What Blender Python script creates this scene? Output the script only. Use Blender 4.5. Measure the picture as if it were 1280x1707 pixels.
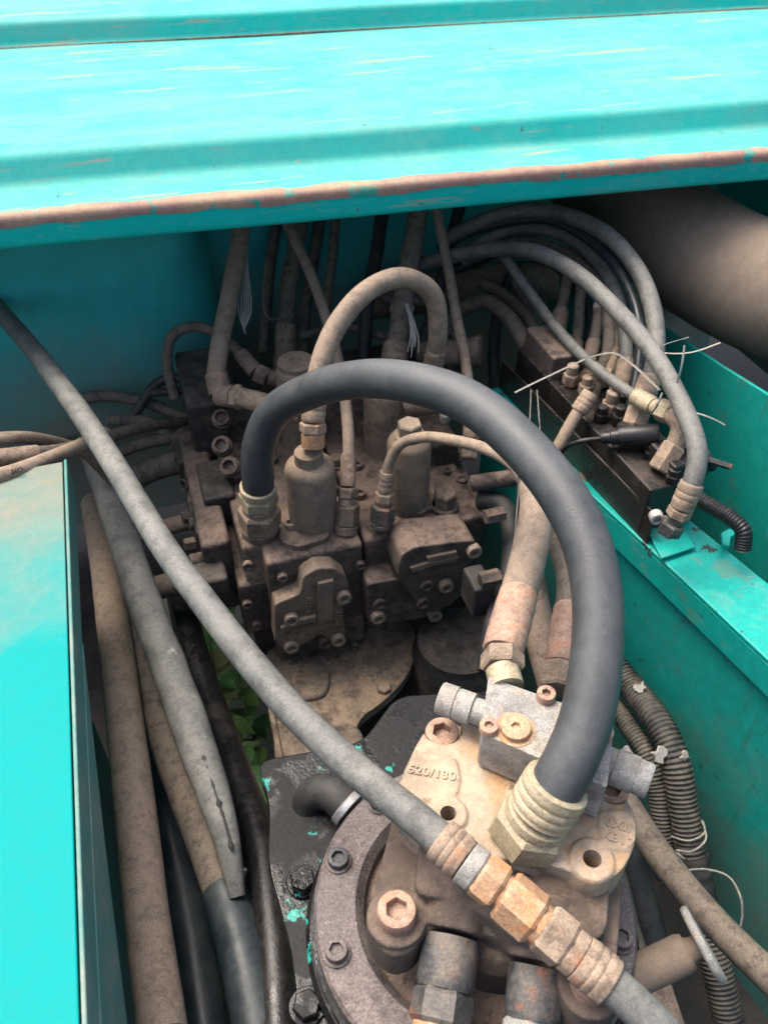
import bpy, bmesh, math, random
from mathutils import Vector, Matrix, noise

random.seed(7)
S = bpy.context.scene
for o in list(bpy.data.objects):
    bpy.data.objects.remove(o)

# ------------------------------------------------------------------ camera
H = 2.2                                   # eye height above the ground
YAW, PITCH, FPX = math.radians(17), math.radians(42), 1387.0
_h = Vector((math.sin(YAW), math.cos(YAW), 0))
_r = Vector((math.cos(YAW), -math.sin(YAW), 0))
_f = _h * math.cos(PITCH) + Vector((0, 0, -math.sin(PITCH)))
_u = _h * math.sin(PITCH) + Vector((0, 0, math.cos(PITCH)))
EYE = Vector((0, 0, H))
cd = bpy.data.cameras.new('camera')
cam = bpy.data.objects.new('camera', cd)
S.collection.objects.link(cam)
cam.matrix_world = Matrix(((_r.x, _u.x, -_f.x, 0), (_r.y, _u.y, -_f.y, 0), (_r.z, _u.z, -_f.z, H), (0, 0, 0, 1)))
cd.sensor_fit = 'HORIZONTAL'
cd.sensor_width = 36
cd.lens = 36 * FPX / 1280
cd.clip_start = 0.02
cd.clip_end = 500
cd.dof.use_dof = True
cd.dof.focus_distance = 0.90
cd.dof.aperture_fstop = 12.0
S.camera = cam

# ------------------------------------------------------------------ sky, sun, exposure
SUN_EL, SUN_AZ = math.radians(64), math.radians(-38)     # azimuth from +Y, clockwise
w = bpy.data.worlds.new('World')
S.world = w
w.use_nodes = True
nt = w.node_tree
sky = nt.nodes.new('ShaderNodeTexSky')
sky.sky_type = 'NISHITA'
sky.sun_disc = False
sky.sun_elevation = SUN_EL
sky.sun_rotation = SUN_AZ
sky.air_density = 0.7
sky.dust_density = 6.0
sky.ozone_density = 0.0
bg = nt.nodes['Background']
bg.inputs['Strength'].default_value = 0.15
nt.links.new(sky.outputs[0], bg.inputs[0])
sl = bpy.data.lights.new('sun', 'SUN')
sl.energy = 0.95
sl.angle = math.radians(38)
sl.color = (1.0, 0.95, 0.88)
so = bpy.data.objects.new('sun', sl)
S.collection.objects.link(so)
sd = Vector((math.sin(SUN_AZ) * math.cos(SUN_EL), math.cos(SUN_AZ) * math.cos(SUN_EL), math.sin(SUN_EL)))
so.rotation_euler = sd.to_track_quat('Z', 'Y').to_euler()
so.location = (0, -3, 6)
S.view_settings.view_transform = 'Standard'
S.view_settings.look = 'None'
S.view_settings.gamma = 1
S.view_settings.use_curve_mapping = False
S.view_settings.exposure = 1.4
S.render.engine = 'CYCLES'
S.cycles.max_bounces = 6
S.cycles.diffuse_bounces = 3
S.cycles.glossy_bounces = 2
S.cycles.caustics_reflective = False
S.cycles.caustics_refractive = False

# ------------------------------------------------------------------ point helpers (z is measured from the eye)
def ray(px, py):
    return _f + _r * ((px - 640) / FPX) - _u * ((py - 853.5) / FPX)
def at(px, py, d):
    return EYE + ray(px, py) * d
def oz(px, py, z):
    q = ray(px, py); return EYE + q * (z / q.z)
def oy(px, py, y):
    q = ray(px, py); return EYE + q * (y / q.y)
def ox(px, py, x):
    q = ray(px, py); return EYE + q * (x / q.x)
def V(x, y, z):
    return Vector((x, y, z + H))

# ------------------------------------------------------------------ materials
def N(t, kind, **kw):
    n = t.nodes.new(kind)
    for k, v in kw.items():
        setattr(n, k, v)
    return n
def ramp(t, src, a, b, ca=(0, 0, 0, 1), cb=(1, 1, 1, 1)):
    r = N(t, 'ShaderNodeValToRGB')
    r.color_ramp.elements[0].position = a
    r.color_ramp.elements[1].position = b
    r.color_ramp.elements[0].color = ca
    r.color_ramp.elements[1].color = cb
    t.links.new(src, r.inputs[0])
    return r.outputs[0]
def mixc(t, fac, a, b, mode='MIX'):
    m = N(t, 'ShaderNodeMix', data_type='RGBA', blend_type=mode)
    for i, v in ((0, fac), (6, a), (7, b)):
        if hasattr(v, 'is_output') or isinstance(v, bpy.types.NodeSocket):
            t.links.new(v, m.inputs[i])
        elif i == 0:
            m.inputs[0].default_value = v
        else:
            m.inputs[i].default_value = (*v, 1) if len(v) == 3 else v
    return m.outputs[2]
def math_(t, op, a, b=0.0, clamp=False):
    m = N(t, 'ShaderNodeMath', operation=op, use_clamp=clamp)
    for i, v in ((0, a), (1, b)):
        if isinstance(v, bpy.types.NodeSocket):
            t.links.new(v, m.inputs[i])
        else:
            m.inputs[i].default_value = v
    return m.outputs[0]
def noise_(t, pos, scale, detail=6, rough=0.6, stretch=None):
    n = N(t, 'ShaderNodeTexNoise')
    n.inputs['Scale'].default_value = scale
    n.inputs['Detail'].default_value = detail
    n.inputs['Roughness'].default_value = rough
    if stretch:
        mp = N(t, 'ShaderNodeMapping')
        mp.inputs['Scale'].default_value = stretch
        t.links.new(pos, mp.inputs[0])
        t.links.new(mp.outputs[0], n.inputs['Vector'])
    else:
        t.links.new(pos, n.inputs['Vector'])
    return n.outputs[0]

def mat(name, base, dust=(0.30, 0.235, 0.17), dust_amt=0.4, top=0.4, rough=0.7, metal=0.0, bump=0.3, bscale=500,
        rust=0.0, rust_col=(0.36, 0.13, 0.05), rust_scale=30, patch=14, var=0.35, spec=0.4, light=None, light_amt=0.0,
        low_dust=None, far_dust=None, con=3.2, grime=0.0, fleck=0.0, wet=0.0, streaks=(), streak=None, chips=0.0, chip_col=(0.02, 0.30, 0.26), speck=0.25, coat=0.0, rust_mode=None):
    m = bpy.data.materials.new(name)
    m.use_nodes = True
    t = m.node_tree
    b = t.nodes['Principled BSDF']
    geo = N(t, 'ShaderNodeNewGeometry')
    pos = geo.outputs['Position']
    sep = N(t, 'ShaderNodeSeparateXYZ'); t.links.new(geo.outputs['Normal'], sep.inputs[0])
    sepp = N(t, 'ShaderNodeSeparateXYZ'); t.links.new(pos, sepp.inputs[0])
    n1 = noise_(t, pos, patch, 5, 0.72)
    n2 = noise_(t, pos, patch * 7.0, 5, 0.8)
    n3 = noise_(t, pos, bscale, 2, 0.6)
    col = mixc(t, ramp(t, n2, 0.32, 0.7), tuple(c * (1 - var) for c in base), tuple(min(1, c * (1 + var)) for c in base))
    if light:
        lf = math_(t, 'MULTIPLY', ramp(t, noise_(t, pos, patch * 1.7, 4, 0.7), 0.45, 0.62), light_amt, True)
        col = mixc(t, lf, col, light)
    if chips:
        cf = ramp(t, noise_(t, pos, 26, 6, 0.65), 0.70 - chips, 0.72 - chips)
        col = mixc(t, cf, col, chip_col)
    # dust lies on what faces up and in patches
    up = math_(t, 'MULTIPLY', sep.outputs[2], top)
    d = math_(t, 'ADD', math_(t, 'MULTIPLY', math_(t, 'SUBTRACT', n1, 0.5), con), up)
    d = math_(t, 'ADD', d, dust_amt)
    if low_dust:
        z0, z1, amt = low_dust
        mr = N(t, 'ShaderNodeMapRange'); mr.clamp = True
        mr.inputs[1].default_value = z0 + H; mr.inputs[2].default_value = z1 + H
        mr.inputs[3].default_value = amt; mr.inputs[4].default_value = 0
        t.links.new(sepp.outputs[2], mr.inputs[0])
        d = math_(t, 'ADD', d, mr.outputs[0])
    if far_dust:
        mr = N(t, 'ShaderNodeMapRange'); mr.clamp = True
        for i_, v_ in enumerate(far_dust): mr.inputs[1 + i_].default_value = v_
        t.links.new(sepp.outputs[1], mr.inputs[0])
        d = math_(t, 'ADD', d, mr.outputs[0])
    d = math_(t, 'MULTIPLY', d, 1.0, True)
    d = math_(t, 'MULTIPLY', d, math_(t, 'ADD', math_(t, 'MULTIPLY', n2, 0.5), 0.62), True)
    dcol = mixc(t, n2, tuple(c * 0.75 for c in dust), tuple(min(1, c * 1.25) for c in dust))
    col = mixc(t, d, col, dcol)
    if grime:
        gf = ramp(t, noise_(t, pos, patch * 2.1, 5, 0.78), 0.50, 0.60)
        col = mixc(t, math_(t, 'MULTIPLY', gf, grime), col, (0.020, 0.017, 0.015))
    if fleck:
        ff = ramp(t, noise_(t, pos, bscale * 0.8, 3, 0.6), 0.63, 0.72)
        col = mixc(t, math_(t, 'MULTIPLY', ff, fleck), col, (0.48, 0.44, 0.36))
    if rust:
        rf = ramp(t, noise_(t, pos, rust_scale, 5, 0.7), 0.62 - rust * 0.3, 0.70 - rust * 0.3 + 0.05)
        rc = mixc(t, n2, tuple(c * 0.55 for c in rust_col), tuple(min(1, c * 1.5) for c in rust_col))
        col = mixc(t, math_(t, 'MULTIPLY', rf, 0.85), col, rc)
    for sc, th, amt, scol in ([streak] if streak else []) + list(streaks):
        sf = ramp(t, noise_(t, pos, 1.0, 5, 0.65, sc), th, th + 0.06)
        col = mixc(t, math_(t, 'MULTIPLY', sf, amt), col, scol)
    if speck:
        sp = ramp(t, n3, 0.28, 0.75, (1 - speck, 1 - speck, 1 - speck, 1), (1 + speck, 1 + speck, 1 + speck, 1))
        col = mixc(t, 1.0, col, sp, 'MULTIPLY')
    t.links.new(col, b.inputs['Base Color'])
    rr = math_(t, 'ADD', math_(t, 'MULTIPLY', d, 0.9 - rough), rough)
    rr = math_(t, 'ADD', rr, math_(t, 'MULTIPLY', math_(t, 'SUBTRACT', n2, 0.5), 0.35), True)
    if wet:
        wf = ramp(t, noise_(t, pos, 16, 4, 0.6), 0.52, 0.57)
        rr = math_(t, 'SUBTRACT', rr, math_(t, 'MULTIPLY', wf, wet), True)
    t.links.new(rr, b.inputs['Roughness'])
    b.inputs['Specular IOR Level'].default_value = spec
    if metal:
        t.links.new(math_(t, 'MULTIPLY', math_(t, 'SUBTRACT', 1.0, d), metal, True), b.inputs['Metallic'])
    if coat:
        b.inputs['Coat Weight'].default_value = coat
        b.inputs['Coat Roughness'].default_value = 0.12
    bp = N(t, 'ShaderNodeBump')
    bp.inputs['Strength'].default_value = bump
    bp.inputs['Distance'].default_value = 0.002
    t.links.new(noise_(t, pos, bscale * 0.55, 3, 0.75), bp.inputs['Height'])
    t.links.new(bp.outputs[0], b.inputs['Normal'])
    return m

TEAL = (0.004, 0.40, 0.37)
DUST = (0.34, 0.26, 0.185)
M = {}
M['teal_hood'] = mat('teal_hood', (0.002, 0.4, 0.355), dust=(0.12, 0.345, 0.30), dust_amt=-0.15, top=0.95, spec=0.15, rough=0.5, bump=0.06, bscale=300, patch=8, var=0.06, speck=0.05,  # chalky tops toned apart from upright faces, so steps look brighter lit by colour
                     con=1.6, streak=((3, 30, 44), 0.605, 0.6, (0.36, 0.27, 0.18)), streaks=(((9, 150, 150), 0.625, 0.5, (0.30, 0.27, 0.20)), ((60, 24, 60), 0.665, 0.75, (0.06, 0.08, 0.06)), ((26, 60, 60), 0.66, 0.6, (0.32, 0.22, 0.15)), ((2.2, 11, 11), 0.54, 0.30, (0.17, 0.33, 0.28)), ((5, 7, 7), 0.53, 0.25, (0.004, 0.32, 0.29)), ((1.5, 60, 60), 0.60, 0.30, (0.22, 0.26, 0.20))))
M['rust_edge'] = mat('rust_edge', (0.27, 0.155, 0.125), dust=(0.44, 0.33, 0.19), dust_amt=-0.1, top=0.5, bump=0.12, patch=12, var=0.2, speck=0.15, chips=0.13, chip_col=(0.01, 0.26, 0.22), con=2.4)
M['teal_pale'] = mat('teal_pale', (0.07, 0.22, 0.19), dust=(0.30, 0.30, 0.24), dust_amt=0.1, top=0.2, rough=0.6, bump=0.1, patch=9, var=0.1, speck=0.05)
M['teal_cover'] = mat('teal_cover', (0.001, 0.265, 0.25), dust=(0.26, 0.215, 0.16), dust_amt=-0.95, top=0.0, con=1.3, far_dust=(0.30, 0.95, 0.0, 1.85), streaks=(((13, 13, 13), 0.70, 0.8, (0.42, 0.34, 0.24)), ((45, 45, 45), 0.74, 0.7, (0.40, 0.36, 0.28))), spec=0.08, rough=0.55, bump=0.04, patch=7, var=0.05, speck=0.04)
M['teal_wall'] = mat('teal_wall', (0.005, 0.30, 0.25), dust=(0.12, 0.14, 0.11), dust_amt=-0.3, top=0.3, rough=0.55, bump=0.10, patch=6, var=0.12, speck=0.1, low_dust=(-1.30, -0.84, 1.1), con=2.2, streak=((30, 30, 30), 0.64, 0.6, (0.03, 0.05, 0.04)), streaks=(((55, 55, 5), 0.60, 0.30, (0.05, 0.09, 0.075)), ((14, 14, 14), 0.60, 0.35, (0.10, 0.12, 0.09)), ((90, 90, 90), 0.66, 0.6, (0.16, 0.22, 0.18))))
M['teal_shelf'] = mat('teal_shelf', (0.005, 0.32, 0.27), dust=(0.22, 0.30, 0.24), dust_amt=-0.35, top=0.30, rough=0.4, bump=0.12, patch=9, var=0.12, speck=0.1, chips=0.085, chip_col=(0.03, 0.04, 0.04), con=2.6, streaks=(((16, 16, 40), 0.58, 0.4, (0.16, 0.17, 0.12)), ((40, 120, 120), 0.63, 0.5, (0.20, 0.30, 0.26))))
M['teal_back'] = mat('teal_back', (0.03, 0.42, 0.39), dust=(0.24, 0.2, 0.15), dust_amt=-0.5, top=0.3, rough=0.5, bump=0.08, patch=4, var=0.1, speck=0.08, low_dust=(-0.98, -0.62, 1.5), con=1.6)  # haze under the hood is painted into this lifted, greyer base colour
M['rubber_clean'] = mat('rubber_clean', (0.032, 0.036, 0.039), dust=(0.16, 0.165, 0.16), dust_amt=0.0, top=0.30, rough=0.42, bump=0.16, bscale=700, patch=14, var=0.15, spec=0.5, speck=0.12, con=1.0, fleck=0.10)
M['rubber_worn'] = mat('rubber_worn', (0.075, 0.080, 0.076), dust=(0.23, 0.225, 0.195), dust_amt=0.22, top=0.35, rough=0.45, bump=0.22, bscale=700, patch=22, var=0.3, spec=0.5, speck=0.25, streak=((22, 22, 70), 0.66, 0.6, (0.40, 0.40, 0.36)), con=1.8, grime=0.35, fleck=0.4)
M['rubber_dusty'] = mat('rubber_dusty', (0.085, 0.075, 0.065), dust=(0.21, 0.17, 0.125), dust_amt=0.35, top=0.45, rough=0.7, bump=0.22, bscale=600, patch=26, var=0.3, grime=0.5, con=1.7, fleck=0.25)
M['rubber_tan'] = mat('rubber_tan', (0.12, 0.10, 0.08), dust=(0.3, 0.23, 0.165), dust_amt=0.65, top=0.4, rough=0.75, bump=0.22, bscale=600, patch=24, var=0.3, grime=0.3, con=1.8, fleck=0.2)
M['rubber_dark'] = mat('rubber_dark', (0.020, 0.023, 0.025), dust=(0.12, 0.105, 0.085), dust_amt=0.0, top=0.35, rough=0.5, bump=0.2, bscale=600, patch=24, var=0.3, con=1.8, grime=0.3)
M['rubber_slate'] = mat('rubber_slate', (0.018, 0.026, 0.03), dust=(0.1, 0.115, 0.115), dust_amt=-0.2, top=0.4, rough=0.32, bump=0.12, bscale=500, patch=20, var=0.2, con=1.4)
M['duct'] = mat('duct', (0.14, 0.115, 0.09), dust=(0.23, 0.175, 0.125), dust_amt=0.3, top=0.4, rough=0.8, bump=0.08, patch=7, con=1.0, var=0.12, speck=0.15, grime=0.12)
M['rubber_oily'] = mat('rubber_oily', (0.012, 0.012, 0.012), dust=(0.06, 0.05, 0.04), dust_amt=-0.2, top=0.2, rough=0.30, bump=0.25, patch=18, con=2.0, var=0.4, spec=0.4, wet=0.15)
M['oily_iron'] = mat('oily_iron', (0.016, 0.014, 0.013), dust=(0.10, 0.075, 0.058), dust_amt=-0.25, top=0.35, rough=0.42, bump=0.5, bscale=500, patch=18, con=2.6, var=0.5, spec=0.4, wet=0.3, fleck=0.15)
M['bolt_pale'] = mat('bolt_pale', (0.22, 0.18, 0.14), dust=(0.36, 0.28, 0.20), dust_amt=0.2, top=0.3, rough=0.6, metal=0.2, bump=0.3, bscale=800, patch=40, con=1.5, var=0.2, grime=0.15)
M['conduit'] = mat('conduit', (0.040, 0.042, 0.038), dust=(0.19, 0.165, 0.125), dust_amt=0.10, top=0.4, rough=0.6, bump=0.15, bscale=500, patch=22, grime=0.4)
M['iron_dusty'] = mat('iron_dusty', (0.070, 0.056, 0.048), dust=(0.235, 0.17, 0.128), dust_amt=0.02, top=0.75, rough=0.7, bump=0.7, bscale=600, patch=16, var=0.35, speck=0.3, grime=0.65, con=3.6, fleck=0.35)  # real dust, with tops lifted and fronts dimmed to paint in form shading
M['iron_dark'] = mat('iron_dark', (0.028, 0.027, 0.026), dust=(0.15, 0.12, 0.095), dust_amt=-0.05, top=0.45, rough=0.6, bump=0.45, bscale=330, patch=16, var=0.35, grime=0.6)
M['iron_brown'] = mat('iron_brown', (0.12, 0.095, 0.072), dust=(0.27, 0.2, 0.145), dust_amt=0.35, top=0.4, rough=0.75, bump=0.35, bscale=380, patch=16, var=0.25, grime=0.45, con=2.6)
M['cap_brown'] = mat('cap_brown', (0.14, 0.115, 0.085), dust=(0.28, 0.21, 0.15), dust_amt=0.30, top=0.6, rough=0.75, bump=0.22, bscale=450, patch=16, var=0.15, speck=0.15, grime=0.3, con=2.0, fleck=0.2)
M['motor'] = mat('motor', (0.24, 0.20, 0.155), dust=(0.54, 0.4, 0.27), dust_amt=0.1, top=0.42, rough=0.8, bump=0.7, bscale=850, patch=14, var=0.2, light=(0.46, 0.43, 0.36), light_amt=0.55, rust=0.3, rust_col=(0.46, 0.27, 0.12), rust_scale=13, speck=0.18, grime=0.16, con=3.0, fleck=0.3)
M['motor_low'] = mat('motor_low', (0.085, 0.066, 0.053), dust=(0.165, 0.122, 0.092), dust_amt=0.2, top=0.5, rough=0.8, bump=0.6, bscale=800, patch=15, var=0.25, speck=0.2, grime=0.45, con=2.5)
M['zinc'] = mat('zinc', (0.27, 0.265, 0.25), dust=(0.42, 0.36, 0.26), dust_amt=0.1, top=0.2, rough=0.65, metal=0.15, bump=0.7, bscale=900, patch=18, var=0.3, light=(0.50, 0.50, 0.46), light_amt=0.5, rust=0.14, rust_col=(0.42, 0.19, 0.09), rust_scale=26, speck=0.4, grime=0.25)
M['rust_fit'] = mat('rust_fit', (0.38, 0.22, 0.12), dust=(0.50, 0.38, 0.25), dust_amt=0.0, top=0.3, rough=0.75, bump=0.4, bscale=450, patch=20, var=0.3, rust=0.4, rust_col=(0.46, 0.20, 0.075), rust_scale=24, grime=0.3)
M['rust_bolt'] = mat('rust_bolt', (0.30, 0.18, 0.13), dust=(0.50, 0.38, 0.27), dust_amt=0.1, top=0.35, rough=0.75, bump=0.35, bscale=500, patch=30, var=0.25, rust=0.3, rust_col=(0.40, 0.17, 0.09), grime=0.25)
M['dust_fit'] = mat('dust_fit', (0.20, 0.15, 0.11), dust=(0.36, 0.27, 0.19), dust_amt=0.40, top=0.4, rough=0.75, bump=0.35, bscale=450, patch=22, var=0.25, rust=0.08, grime=0.4)
M['brass'] = mat('brass', (0.34, 0.29, 0.19), dust=(0.46, 0.38, 0.26), dust_amt=0.1, top=0.35, rough=0.5, metal=0.25, bump=0.3, bscale=450, patch=22, var=0.25)
M['steel_dark'] = mat('steel_dark', (0.065, 0.068, 0.07), dust=(0.24, 0.20, 0.15), dust_amt=0.0, top=0.4, rough=0.5, metal=0.3, bump=0.35, bscale=450, patch=20, var=0.35, rust=0.26, rust_scale=22)
M['steel_bright'] = mat('steel_bright', (0.42, 0.42, 0.41), dust=(0.40, 0.34, 0.26), dust_amt=-0.1, top=0.3, rough=0.4, metal=0.5, bump=0.25, bscale=450, patch=25, var=0.25)
M['oil_plate'] = mat('oil_plate', (0.008, 0.008, 0.009), dust=(0.04, 0.036, 0.034), dust_amt=-0.3, top=0.15, rough=0.55, bump=0.35, bscale=220, patch=14, var=0.5, spec=0.25, chips=0.075, chip_col=(0.02, 0.30, 0.25), speck=0.3, wet=0.48)
M['ring'] = mat('ring', (0.075, 0.066, 0.064), dust=(0.20, 0.165, 0.15), dust_amt=0.30, top=0.2, rough=0.5, bump=0.45, bscale=420, patch=14, var=0.35, spec=0.5, speck=0.45, grime=0.5, con=2.0, fleck=0.35)
M['plate_tan'] = mat('plate_tan', (0.10, 0.085, 0.068), dust=(0.32, 0.235, 0.155), dust_amt=0.05, top=0.30, rough=0.8, bump=0.5, bscale=300, patch=10, var=0.3, rust=0.08, rust_col=(0.30, 0.17, 0.09), grime=0.6, con=3.2)
M['black_floor'] = mat('black_floor', (0.016, 0.016, 0.016), dust=(0.07, 0.058, 0.047), dust_amt=-0.2, top=0.4, rough=0.6, bump=0.6, bscale=180, patch=9, var=0.4)
M['plastic'] = mat('plastic', (0.012, 0.012, 0.013), dust=(0.11, 0.10, 0.085), dust_amt=-0.2, top=0.35, rough=0.4, bump=0.15, bscale=500, patch=20)
M['tie'] = mat('tie', (0.24, 0.24, 0.22), dust=(0.36, 0.30, 0.22), dust_amt=0.1, top=0.2, rough=0.5, bump=0.1, patch=30)
M['tape'] = mat('tape', (0.42, 0.40, 0.36), dust=(0.35, 0.30, 0.22), dust_amt=0.1, top=0.2, rough=0.7, bump=0.5, patch=60)
M['print'] = mat('print', (0.02, 0.02, 0.02), dust_amt=-1, top=0, bump=0.05)
M['leaf'] = mat('leaf', (0.07, 0.20, 0.05), dust=(0.14, 0.18, 0.08), dust_amt=-0.25, top=0.2, rough=0.45, bump=0.1, patch=25, var=0.4, speck=0.1)
M['leaf_pale'] = mat('leaf_pale', (0.14, 0.26, 0.06), dust=(0.2, 0.24, 0.1), dust_amt=-0.25, top=0.2, rough=0.45, bump=0.15, patch=40, var=0.4, speck=0.2)
M['leaf_dry'] = mat('leaf_dry', (0.10, 0.13, 0.04), dust=(0.2, 0.16, 0.08), dust_amt=0.0, top=0.2, rough=0.6, bump=0.2, patch=40, var=0.4, speck=0.2)
M['stem'] = mat('stem', (0.08, 0.13, 0.05), dust_amt=-0.4, top=0.1, bump=0.1)
M['soil'] = mat('soil', (0.030, 0.040, 0.020), dust=(0.06, 0.06, 0.035), dust_amt=0.0, top=0.2, bump=0.8, bscale=60, patch=5)

# ------------------------------------------------------------------ object helpers
WORLD = {}
def link(o):
    S.collection.objects.link(o); return o
def tag(o, label, cat, group=None, kind=None):
    if label: o['label'] = label
    if cat: o['category'] = cat
    if group: o['group'] = group
    if kind: o['kind'] = kind
    return o
def thing(name, label, cat, loc, group=None):
    o = bpy.data.objects.new(name, None)
    o.empty_display_size = 0.02
    o.location = loc
    link(o); WORLD[o] = Vector(loc)
    return tag(o, label, cat, group)
def mesh_obj(name, verts, faces, m, parent=None, smooth=True, angle=38, origin=None):
    vs = [Vector(v) for v in verts]
    if origin is None:
        lo = Vector((min(v.x for v in vs), min(v.y for v in vs), min(v.z for v in vs)))
        hi = Vector((max(v.x for v in vs), max(v.y for v in vs), max(v.z for v in vs)))
        origin = (lo + hi) / 2
    me = bpy.data.meshes.new(name)
    me.from_pydata([v - origin for v in vs], [], faces)
    me.update()
    bm = bmesh.new(); bm.from_mesh(me)
    bmesh.ops.recalc_face_normals(bm, faces=bm.faces)
    bm.to_mesh(me); bm.free()
    if smooth:
        me.shade_smooth()
        me.set_sharp_from_angle(angle=math.radians(angle))
    me.materials.append(M[m] if isinstance(m, str) else m)
    o = bpy.data.objects.new(name, me)
    link(o)
    WORLD[o] = origin
    if parent:
        o.parent = parent
        o.location = origin - WORLD[parent]
    else:
        o.location = origin
    return o
def bm_obj(name, bm, m, parent=None, smooth=True, angle=38, wn=True):
    vs = [v.co.copy() for v in bm.verts]
    bm.verts.index_update()
    fs = [[v.index for v in f.verts] for f in bm.faces]
    bm.free()
    o = mesh_obj(name, vs, fs, m, parent, smooth, angle)
    if wn:
        o.modifiers.new('weighted', 'WEIGHTED_NORMAL').keep_sharp = True
    return o

def frame(axis):
    a = axis.normalized()
    t = Vector((0, 0, 1)) if abs(a.z) < 0.9 else Vector((0, 1, 0))
    x = t.cross(a).normalized()
    return x, a.cross(x), a

def resample(pts, step):
    P = [Vector(p) for p in pts]
    if len(P) == 2:
        P = [P[0], P[0].lerp(P[1], 0.5), P[1]]
    ext = [P[0] * 2 - P[1]] + P + [P[-1] * 2 - P[-2]]
    dense = []
    for i in range(1, len(ext) - 2):
        p0, p1, p2, p3 = ext[i - 1:i + 3]
        t0 = 0; t1 = t0 + max(1e-6, (p1 - p0).length ** 0.5); t2 = t1 + max(1e-6, (p2 - p1).length ** 0.5); t3 = t2 + max(1e-6, (p3 - p2).length ** 0.5)
        for k in range(24):
            t = t1 + (t2 - t1) * k / 24
            a1 = p0 * ((t1 - t) / (t1 - t0)) + p1 * ((t - t0) / (t1 - t0))
            a2 = p1 * ((t2 - t) / (t2 - t1)) + p2 * ((t - t1) / (t2 - t1))
            a3 = p2 * ((t3 - t) / (t3 - t2)) + p3 * ((t - t2) / (t3 - t2))
            b1 = a1 * ((t2 - t) / (t2 - t0)) + a2 * ((t - t0) / (t2 - t0))
            b2 = a2 * ((t3 - t) / (t3 - t1)) + a3 * ((t - t1) / (t3 - t1))
            dense.append(b1 * ((t2 - t) / (t2 - t1)) + b2 * ((t - t1) / (t2 - t1)))
    dense.append(P[-1])
    cum = [0]
    for a, b in zip(dense, dense[1:]):
        cum.append(cum[-1] + (b - a).length)
    L = cum[-1]; n = max(2, int(L / step))
    out = []; j = 0
    for i in range(n + 1):
        s = L * i / n
        while j < len(cum) - 2 and cum[j + 1] < s:
            j += 1
        seg = cum[j + 1] - cum[j]
        out.append(dense[j].lerp(dense[j + 1], 0 if seg < 1e-9 else (s - cum[j]) / seg))
    return out, L

def sub(path, L, a, b, step):
    n = len(path) - 1
    def p(s):
        u = max(0, min(n, s / L * n)); i = min(n - 1, int(u)); return path[i].lerp(path[i + 1], u - i)
    k = max(2, int((b - a) / step))
    return [p(a + (b - a) * i / k) for i in range(k + 1)]

def tube_geo(path, rad, n=16, squash=None, cap=True, wob=0.0, seed=0):
    verts, faces = [], []
    T = []
    for i in range(len(path)):
        a = path[max(0, i - 1)]; b = path[min(len(path) - 1, i + 1)]
        T.append((b - a).normalized())
    x, y, _ = frame(T[0])
    for i, p in enumerate(path):
        if i:
            q = T[i - 1].rotation_difference(T[i]); x = q @ x; y = q @ y
        r = rad(i / (len(path) - 1), i) if callable(rad) else rad
        for k in range(n):
            a = 2 * math.pi * k / n
            rr = r
            if wob:
                rr *= 1 + wob * noise.noise(p * 22 + Vector((math.cos(a), math.sin(a), seed)) * 0.6)
            sx, sy = squash or (1, 1)
            verts.append(p + x * (math.cos(a) * rr * sx) + y * (math.sin(a) * rr * sy))
    for i in range(len(path) - 1):
        for k in range(n):
            faces.append((i * n + k, i * n + (k + 1) % n, (i + 1) * n + (k + 1) % n, (i + 1) * n + k))
    if cap:
        faces.append(tuple(range(n - 1, -1, -1)))
        faces.append(tuple((len(path) - 1) * n + k for k in range(n)))
    return verts, faces

def tube(name, pts, r, m, parent=None, n=16, step=None, squash=None, wob=0.0, label=None, cat=None, group=None):
    path, L = resample(pts, step or max(0.004, r * 0.6 if not callable(r) else 0.01))
    v, f = tube_geo(path, r, n, squash, wob=wob, seed=len(bpy.data.objects))
    o = mesh_obj(name, v, f, m, parent, angle=60)
    if label:
        tag(o, label, cat, group)
    return o

def lathe_geo(p0, axis, prof, n=24, rot=0.0):
    x, y, a = frame(axis)
    verts, faces = [], []
    for t, r in prof:
        for k in range(n):
            an = 2 * math.pi * k / n + rot
            verts.append(p0 + a * t + x * (math.cos(an) * r) + y * (math.sin(an) * r))
    for i in range(len(prof) - 1):
        for k in range(n):
            faces.append((i * n + k, i * n + (k + 1) % n, (i + 1) * n + (k + 1) % n, (i + 1) * n + k))
    faces.append(tuple(range(n - 1, -1, -1)))
    faces.append(tuple((len(prof) - 1) * n + k for k in range(n)))
    return verts, faces
def lathe(name, p0, axis, prof, m, parent=None, n=24, rot=0.0, angle=35):
    v, f = lathe_geo(Vector(p0), Vector(axis), prof, n, rot)
    return mesh_obj(name, v, f, m, parent, angle=angle)
def nut(name, p0, axis, L, r, m, parent=None, rot=None):
    c = min(L * 0.18, r * 0.14)
    prof = [(0, r * 0.90), (c, r), (L - c, r), (L, r * 0.88)]
    return lathe(name, p0, axis, prof, m, parent, 6, random.random() if rot is None else rot, angle=20)
def ferrule_prof(L, r):
    pr = [(0, r * 0.92), (L * 0.04, r * 1.0)]
    g = 3
    for k in range(g):
        a = L * (0.12 + 0.76 * k / g); b = L * (0.12 + 0.76 * (k + 1) / g)
        pr += [(a, r * 1.0), (a + (b - a) * 0.3, r * 1.02), (a + (b - a) * 0.75, r * 1.02), (b - (b - a) * 0.05, r * 0.975)]
    pr += [(L * 0.95, r * 1.0), (L, r * 0.95)]
    return pr
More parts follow.
